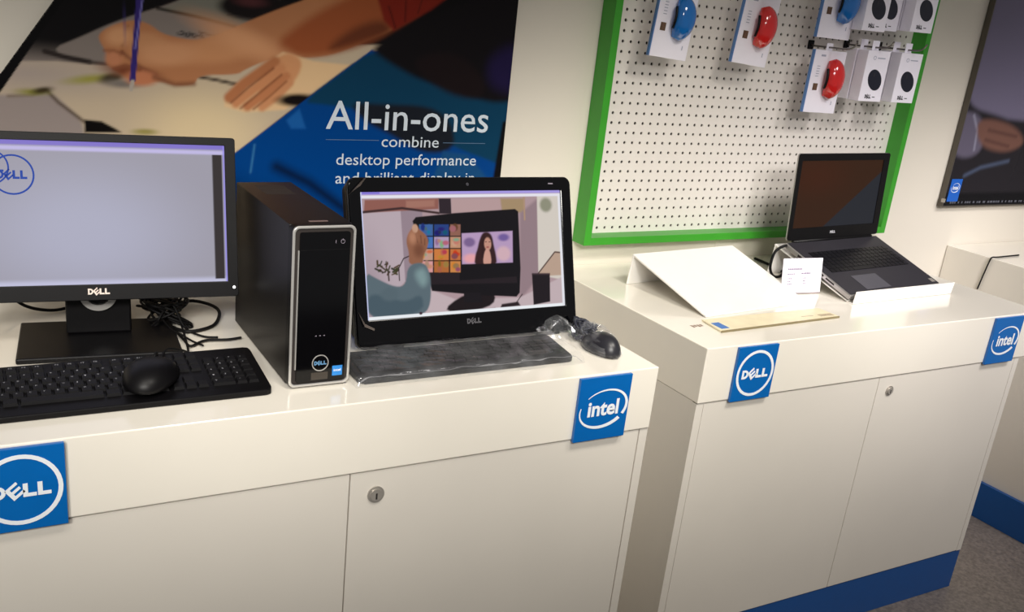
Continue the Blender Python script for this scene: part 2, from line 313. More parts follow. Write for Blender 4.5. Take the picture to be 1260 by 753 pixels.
POSTER_ART = [('p',(190,172,148),0.0064,[(-1.317,0.4952),(-1.2247,0.5034),(-1.1125,0.5093),(-1.0461,0.5059),(-0.8887,0.5086),(-0.6428,0.5719),(-0.3273,0.591),(-0.4341,0.5356),(-0.7323,0.3052),(-0.7771,-0.1739),(-1.5822,-0.1036),(-1.4694,0.4182)]),('e',(215,193,155),0.1278,-0.7969,0.3667,0.1278,0.0852,0),('e',(165,152,145),0.0958,-1.1788,0.4803,0.1491,0.0298,0),('p',(128,118,112),0.0064,[(-1.1047,0.5429),(-1.0871,0.5512),(-1.0708,0.559),(-1.056,0.5664),(-1.0426,0.5732),(-1.0306,0.5796),(-1.0176,0.5861),(-1.0037,0.5929),(-0.9887,0.5998),(-0.9726,0.6069),(-0.9548,0.6145),(-0.9351,0.6224),(-0.9135,0.6307),(-0.89,0.6394),(-0.8692,0.6478),(-0.8512,0.6557),(-0.8361,0.6633),(-0.8239,0.6704),(-0.8015,0.6799),(-0.7689,0.6918),(-0.7256,0.7064),(-0.6713,0.7236),(-0.6333,0.7275),(-0.6123,0.7177),(-0.6086,0.6941),(-0.6224,0.6565),(-0.6487,0.6222),(-0.6873,0.5916),(-0.7375,0.5648),(-0.7989,0.542),(-0.8544,0.525),(-0.9044,0.5136),(-0.949,0.5076),(-0.9883,0.5069),(-1.0229,0.508),(-1.0528,0.5108),(-1.0783,0.5153),(-1.0996,0.5214),(-1.1109,0.528),(-1.1126,0.5352)]),('p',(120,118,108),0.0096,[(-0.8957,0.6321),(-0.8544,0.6526),(-0.8054,0.6845),(-0.6461,0.7268),(-0.7021,0.6141),(-0.7307,0.6085)]),('l',(38,33,30),0.0064,0.0064,[(-0.8991,0.6353),(-0.8148,0.6241),(-0.7097,0.6045)]),('l',(45,38,36),0.0064,0.0106,[(-1.1359,0.5285),(-1.0956,0.5188),(-1.0459,0.5111)]),('l',(60,54,50),0.0096,0.0064,[(-1.0459,0.5111),(-0.9948,0.5068)]),('p',(150,138,134),0.0128,[(-1.2881,0.4273),(-1.2648,0.4299),(-1.2437,0.432),(-1.2249,0.4335),(-1.2085,0.4346),(-1.1945,0.4351),(-1.1814,0.4361),(-1.1692,0.4377),(-1.1579,0.4397),(-1.1476,0.4423),(-1.1379,0.4425),(-1.1288,0.4402),(-1.1202,0.4355),(-1.1123,0.4283),(-1.1038,0.4203),(-1.0948,0.4116),(-1.0852,0.4019),(-1.0751,0.3915),(-1.0681,0.3804),(-1.0643,0.3687),(-1.0637,0.3565),(-1.0664,0.3437),(-1.0856,0.3338),(-1.1209,0.3269),(-1.1716,0.3231),(-1.2367,0.3222),(-1.2838,0.3281),(-1.3139,0.3407),(-1.3278,0.3598),(-1.3257,0.3854),(-1.3185,0.4051),(-1.306,0.4191)]),('l',(85,70,58),0.0096,0.0064,[(-1.137,0.446),(-1.1135,0.4206),(-1.0613,0.3792)]),('l',(120,105,90),0.0096,0.0043,[(-1.2137,0.4309),(-1.1653,0.4345),(-1.137,0.446)]),('e',(135,132,60),0.0128,-1.1649,0.4414,0.0277,0.0064,0),('e',(60,50,30),0.0096,-1.1452,0.4457,0.0192,0.0064,0.2),('e',(150,145,70),0.016,-1.0439,0.4745,0.0469,0.0085,0.15),('e',(70,60,45),0.0128,-1.0009,0.4782,0.0256,0.0106,0.2),('e',(120,112,105),0.0128,-0.9786,0.4667,0.0341,0.0085,0),('p',(14,11,11),0.0064,[(-1.0611,0.3847),(-1.025,0.382),(-0.9957,0.3662),(-0.9818,0.3572),(-1.0623,0.3556)]),('e',(150,140,80),0.0096,-0.9314,0.3601,0.0256,0.0064,0),('l',(60,55,55),0.0048,0.0032,[(-0.8552,0.584),(-0.8297,0.5785),(-0.8478,0.5898),(-0.815,0.5777),(-0.8296,0.5875),(-0.7965,0.5789),(-0.8057,0.5908),(-0.7741,0.5839),(-0.7496,0.5927)]),('l',(140,125,105),0.0032,0.0106,[(-0.8191,0.4919),(-0.7682,0.485),(-0.7082,0.4744)]),('l',(60,50,45),0.0032,0.0026,[(-0.8191,0.4919),(-0.7082,0.4763)]),('e',(22,17,18),0.0128,-0.6757,0.656,0.0852,0.0319,0.05),('e',(75,40,42),0.016,-0.6874,0.6659,0.0341,0.0106,0),('l',(60,55,52),0.0064,0.0032,[(-0.7404,0.6331),(-0.683,0.6264),(-0.6145,0.6387)]),('p',(176,118,80),0.0064,[(-1.0243,0.562),(-1.0246,0.565),(-1.0241,0.568),(-1.0227,0.5711),(-1.0205,0.5742),(-1.0174,0.5774),(-1.0132,0.5808),(-1.0078,0.5844),(-1.0012,0.5882),(-0.9934,0.5922),(-0.9856,0.5957),(-0.9778,0.5988),(-0.97,0.6015),(-0.9622,0.6038),(-0.9541,0.6052),(-0.9459,0.6055),(-0.9374,0.6049),(-0.9287,0.6034),(-0.9207,0.601),(-0.9133,0.5978),(-0.9065,0.5938),(-0.9004,0.589),(-0.8931,0.5848),(-0.8847,0.5814),(-0.8751,0.5787),(-0.8643,0.5768),(-0.8536,0.5751),(-0.8429,0.5738),(-0.8323,0.5728),(-0.8217,0.5721),(-0.8103,0.5729),(-0.798,0.5753),(-0.7848,0.5791),(-0.7708,0.5846),(-0.7573,0.5902),(-0.7443,0.596),(-0.7319,0.6021),(-0.72,0.6084),(-0.7057,0.6155),(-0.689,0.6235),(-0.6697,0.6324),(-0.6479,0.6422),(-0.6266,0.6516),(-0.6058,0.6605),(-0.5855,0.669),(-0.5656,0.677),(-0.5414,0.6902),(-0.5128,0.7088),(-0.4797,0.7327),(-0.4421,0.7619),(-0.4005,0.7853),(-0.3548,0.8028),(-0.3045,0.8144),(-0.2494,0.82),(-0.211,0.8167),(-0.1898,0.8044),(-0.1864,0.783),(-0.2009,0.7526),(-0.218,0.7247),(-0.2376,0.6994),(-0.2597,0.6767),(-0.2843,0.6567),(-0.3065,0.6402),(-0.3266,0.627),(-0.3444,0.6173),(-0.3601,0.6108),(-0.3751,0.6044),(-0.3895,0.5978),(-0.4033,0.5913),(-0.4165,0.5846),(-0.4303,0.5782),(-0.4448,0.5719),(-0.4599,0.566),(-0.4756,0.5602),(-0.4932,0.5554),(-0.5128,0.5514),(-0.5342,0.5483),(-0.5574,0.546),(-0.5776,0.5442),(-0.5949,0.5428),(-0.6093,0.5418),(-0.6208,0.5412),(-0.6334,0.5388),(-0.6471,0.5348),(-0.6617,0.5291),(-0.6774,0.5217),(-0.6901,0.5154),(-0.6998,0.5102),(-0.7066,0.5061),(-0.7105,0.5031),(-0.7192,0.5006),(-0.7327,0.4985),(-0.751,0.497),(-0.7739,0.4959),(-0.7914,0.4937),(-0.8037,0.4904),(-0.8107,0.4859),(-0.8126,0.4802),(-0.817,0.4756),(-0.8238,0.4721),(-0.833,0.4696),(-0.8446,0.4682),(-0.8556,0.4679),(-0.8659,0.4686),(-0.8757,0.4704),(-0.8847,0.4732),(-0.8944,0.4746),(-0.9045,0.4746),(-0.9153,0.4732),(-0.9265,0.4705),(-0.9371,0.4697),(-0.9471,0.4708),(-0.9564,0.4739),(-0.9651,0.4789),(-0.9727,0.4832),(-0.9791,0.487),(-0.9845,0.49),(-0.9887,0.4925),(-0.993,0.4952),(-0.9972,0.4981),(-1.0014,0.5012),(-1.0056,0.5045),(-1.0085,0.5083),(-1.0101,0.5126),(-1.0103,0.5174),(-1.0093,0.5227),(-1.0095,0.5284),(-1.0111,0.5344),(-1.0138,0.5408),(-1.0178,0.5475),(-1.0209,0.5532),(-1.0231,0.5581)]),('p',(150,80,46),0.0319,[(-0.6059,0.5929),(-0.5813,0.6132),(-0.5552,0.6325),(-0.5278,0.6509),(-0.4988,0.6683),(-0.4683,0.6848),(-0.4324,0.7041),(-0.391,0.7264),(-0.3439,0.7518),(-0.2909,0.7804),(-0.2515,0.7943),(-0.226,0.7931),(-0.2145,0.7768),(-0.2175,0.7451),(-0.2259,0.7167),(-0.2398,0.6918),(-0.2592,0.6706),(-0.284,0.6531),(-0.3084,0.637),(-0.3325,0.6223),(-0.3564,0.6091),(-0.3799,0.5973),(-0.4054,0.5864),(-0.433,0.5762),(-0.4626,0.5668),(-0.494,0.5582),(-0.5239,0.5529),(-0.5524,0.5509),(-0.5794,0.552),(-0.6049,0.5562),(-0.6177,0.5645),(-0.618,0.5767)]),('p',(100,52,32),0.0319,[(-0.4832,0.5827),(-0.4655,0.5988),(-0.4469,0.6127),(-0.4274,0.6246),(-0.4071,0.6344),(-0.3859,0.6422),(-0.3678,0.6462),(-0.353,0.6466),(-0.3415,0.6431),(-0.3332,0.6359),(-0.3309,0.6287),(-0.3346,0.6216),(-0.3443,0.6146),(-0.3599,0.6077),(-0.3796,0.6001),(-0.4034,0.5917),(-0.4312,0.5827),(-0.4629,0.5731),(-0.482,0.5699),(-0.4887,0.5731)]),('e',(196,138,96),0.0288,-0.7589,0.5557,0.0958,0.0298,0.2),('e',(190,135,95),0.0192,-0.9235,0.5602,0.0426,0.0213,0),('p',(120,34,22),0.0128,[(-0.3751,0.7136),(-0.3639,0.8084),(-0.1183,0.8332),(-0.1553,0.732),(-0.2207,0.6833),(-0.3207,0.625),(-0.349,0.6484)]),('l',(70,20,15),0.0064,0.0032,[(-0.338,0.6822),(-0.3168,0.6331)]),('l',(70,20,15),0.0064,0.0032,[(-0.2919,0.7206),(-0.2911,0.6506)]),('l',(80,26,18),0.0064,0.0032,[(-0.2374,0.7446),(-0.2566,0.6728)]),('e',(120,66,44),0.0192,-0.9603,0.4943,0.0554,0.0128,-0.1),('l',(125,74,50),0.0096,0.0043,[(-0.9762,0.55),(-0.9649,0.582),(-0.9629,0.5925)]),('l',(120,70,50),0.0128,0.0064,[(-0.9766,0.5359),(-0.9336,0.5028),(-0.9035,0.4898)]),('e',(190,120,85),0.016,-0.9359,0.4811,0.0341,0.017,0),('l',(112,66,45),0.0096,0.0053,[(-1.0026,0.531),(-0.9856,0.5249),(-0.9766,0.5359)]),('l',(125,78,54),0.016,0.0085,[(-0.9072,0.4842),(-0.8619,0.4698),(-0.8192,0.4735)]),('e',(205,150,108),0.0224,-0.9825,0.5705,0.0277,0.0192,0.3),('e',(200,144,104),0.0256,-0.8793,0.5379,0.0639,0.0256,0.1),('e',(188,124,90),0.0192,-0.9943,0.5209,0.017,0.017,0),('e',(208,150,108),0.0447,-0.7016,0.5775,0.1065,0.0256,-0.35),('l',(138,84,58),0.0096,0.0043,[(-1.0144,0.5373),(-0.9938,0.5384),(-0.9767,0.5324)]),('l',(128,74,50),0.0096,0.0043,[(-0.995,0.4997),(-0.9687,0.5081),(-0.939,0.4989)]),('p',(222,186,142),0.0096,[(-0.6064,0.5571),(-0.53,0.5403),(-0.4341,0.5356),(-0.5313,0.4641),(-0.5986,0.4204),(-0.6996,0.4115),(-0.7468,0.4235),(-0.7469,0.4426),(-0.7199,0.4758),(-0.6616,0.5201)]),('p',(206,146,102),0.0128,[(-0.6491,0.5174),(-0.6383,0.5284),(-0.6283,0.5374),(-0.6189,0.5446),(-0.6102,0.5498),(-0.6023,0.5531),(-0.5942,0.5545),(-0.5861,0.554),(-0.5778,0.5516),(-0.5695,0.5473),(-0.5637,0.5419),(-0.5604,0.5353),(-0.5596,0.5277),(-0.5614,0.5189),(-0.5647,0.5098),(-0.5695,0.5004),(-0.5759,0.4907),(-0.5839,0.4806),(-0.5918,0.4713),(-0.5998,0.4627),(-0.6078,0.4549),(-0.6158,0.4478),(-0.624,0.4421),(-0.6326,0.4379),(-0.6414,0.4352),(-0.6504,0.4339),(-0.6573,0.4373),(-0.662,0.4454),(-0.6644,0.458),(-0.6647,0.4753),(-0.6623,0.4909),(-0.6571,0.5049)]),('l',(176,112,74),0.0128,0.0256,[(-0.7352,0.4449),(-0.7004,0.4785),(-0.6259,0.5333)]),('l',(198,134,92),0.0128,0.0213,[(-0.7195,0.4321),(-0.6765,0.4662),(-0.6094,0.5189)]),('l',(188,122,82),0.0128,0.0213,[(-0.6918,0.4253),(-0.6523,0.4537),(-0.5967,0.5004)]),('l',(202,140,98),0.0128,0.0192,[(-0.6558,0.4245),(-0.6239,0.4489),(-0.5881,0.4853)]),('l',(128,72,46),0.0096,0.0038,[(-0.7313,0.4336),(-0.6885,0.4714),(-0.6296,0.5179)]),('l',(128,72,46),0.0096,0.0038,[(-0.7076,0.4209),(-0.6644,0.4571),(-0.609,0.5036)]),('l',(140,84,54),0.0096,0.0038,[(-0.6758,0.42),(-0.6362,0.4524),(-0.5964,0.4888)]),('e',(20,14,14),0.0128,-0.5662,0.4451,0.0511,0.0149,0.05),('l',(52,40,112),0.0032,0.0128,[(-0.9271,0.7181),(-0.9373,0.6495),(-0.9555,0.4766)]),('l',(118,112,180),0.0032,0.0034,[(-0.9303,0.65),(-0.9485,0.5446)]),('l',(170,160,150),0.0032,0.0085,[(-0.9556,0.473),(-0.9596,0.4548)]),('e',(66,56,120),0.0064,-0.9697,0.5955,0.0011,0.017,0),('p',(10,9,11),0.0032,[(-1.1095,0.6357),(-1.0933,0.637),(-1.2221,0.4477),(-1.2636,0.3914),(-1.2767,0.4252)]),('p',(0,60,128),0.0038,[(-0.7323,0.3052),(-0.7105,0.3213),(-0.3775,0.5761),(-0.1352,0.5258),(0.0742,0.4633),(0.2254,-0.2615),(-0.7875,-0.173)]),('p',(10,56,84),0.0128,[(-0.4146,0.5457),(-0.3989,0.5579),(-0.3731,0.568),(-0.3369,0.576),(-0.29,0.582),(-0.2316,0.5859),(-0.1733,0.582),(-0.115,0.57),(-0.0565,0.5496),(0.0023,0.5204),(0.0479,0.485),(0.0794,0.4433),(0.0962,0.3954),(0.0978,0.3414),(0.0936,0.3025),(0.0838,0.2793),(0.0682,0.272),(0.0471,0.2806),(0.0229,0.2895),(-0.0044,0.2988),(-0.0347,0.3084),(-0.0677,0.3182),(-0.1021,0.3298),(-0.1377,0.3431),(-0.1744,0.3581),(-0.2122,0.3747),(-0.2491,0.3889),(-0.2852,0.4007),(-0.3206,0.4102),(-0.3553,0.4176),(-0.3873,0.4236),(-0.4168,0.4283),(-0.4438,0.4318),(-0.4684,0.434),(-0.49,0.4358),(-0.5088,0.4372),(-0.5248,0.4381),(-0.538,0.4387),(-0.5404,0.4446),(-0.5322,0.4557),(-0.5131,0.4723),(-0.4832,0.4943),(-0.4568,0.5138),(-0.4339,0.531)]),('p',(18,15,18),0.0224,[(-0.3422,0.6049),(-0.3198,0.6201),(-0.2783,0.6419),(-0.217,0.6705),(-0.135,0.7064),(-0.0308,0.75),(0.0532,0.7648),(0.1162,0.7496),(0.1572,0.7031),(0.1753,0.6241),(0.1778,0.5604),(0.1643,0.5133),(0.1347,0.4838),(0.0896,0.4721),(0.0503,0.4641),(0.0167,0.4596),(-0.0113,0.4587),(-0.0339,0.4612),(-0.0556,0.465),(-0.0765,0.4702),(-0.0966,0.4767),(-0.1159,0.4844),(-0.1357,0.4908),(-0.1559,0.4958),(-0.1765,0.4994),(-0.1976,0.5016),(-0.2179,0.5051),(-0.2374,0.51),(-0.2561,0.5161),(-0.2741,0.5234),(-0.2916,0.531),(-0.3087,0.5387),(-0.3254,0.5467),(-0.3417,0.5548),(-0.3544,0.5618),(-0.3637,0.5678),(-0.3695,0.5726),(-0.372,0.5764),(-0.3682,0.5831),(-0.3583,0.5925)]),('p',(26,18,20),0.0256,[(-0.2286,0.5716),(-0.1941,0.5797),(-0.1616,0.581),(-0.131,0.5755),(-0.1024,0.563),(-0.0757,0.5434),(-0.0566,0.5251),(-0.0454,0.5083),(-0.0421,0.493),(-0.0469,0.4794),(-0.0586,0.4706),(-0.0769,0.4667),(-0.1019,0.4676),(-0.1332,0.4734),(-0.1629,0.4827),(-0.1911,0.4955),(-0.2177,0.5116),(-0.2428,0.5311),(-0.2528,0.5474),(-0.2481,0.5609)]),('p',(24,28,36),0.0192,[(-0.3989,0.4434),(-0.3755,0.4432),(-0.3493,0.443),(-0.3202,0.4429),(-0.2883,0.443),(-0.2533,0.4431),(-0.2227,0.4407),(-0.1966,0.4357),(-0.1752,0.4281),(-0.1585,0.4179),(-0.1448,0.4054),(-0.1342,0.3908),(-0.1267,0.374),(-0.1224,0.3549),(-0.1253,0.3397),(-0.1354,0.3286),(-0.1527,0.3215),(-0.177,0.3185),(-0.2015,0.3196),(-0.2261,0.3248),(-0.2507,0.3339),(-0.2754,0.347),(-0.2985,0.3586),(-0.3201,0.3688),(-0.3402,0.3776),(-0.3589,0.385),(-0.3759,0.3936),(-0.391,0.4033),(-0.4045,0.4141),(-0.4163,0.426),(-0.4192,0.4348),(-0.4135,0.4406)]),('p',(20,70,118),0.0128,[(-0.1529,0.3234),(-0.077,0.3153),(0.0066,0.2358),(0.059,0.153),(-0.2002,0.1579),(-0.1822,0.2367)]),('p',(30,22,60),0.0511,[(-0.0064,0.5946),(0.0175,0.6065),(0.0397,0.6079),(0.0602,0.5984),(0.0791,0.5781),(0.0963,0.5465),(0.1043,0.5215),(0.1027,0.5033),(0.0916,0.4921),(0.071,0.488),(0.051,0.4864),(0.0314,0.4872),(0.0123,0.4906),(-0.0064,0.4963),(-0.0207,0.5052),(-0.0309,0.5171),(-0.037,0.532),(-0.039,0.55),(-0.0346,0.5664),(-0.0237,0.5812)]),('p',(14,12,14),0.0096,[(0.0235,0.4063),(0.1049,0.4308),(0.2254,-0.2615),(0.0501,-0.2462),(0.0106,0.2474)]),('l',(6,18,44),0.0383,0.0213,[(-0.6158,0.2797),(-0.5293,0.2383),(-0.4143,0.1575)]),('p',(24,88,158),0.0096,[(-0.5938,0.3949),(-0.5613,0.4236),(-0.5429,0.3761),(-0.5807,0.3752)]),('l',(50,110,160),0.0064,0.0043,[(-0.6724,0.3337),(-0.6815,0.2654)])]
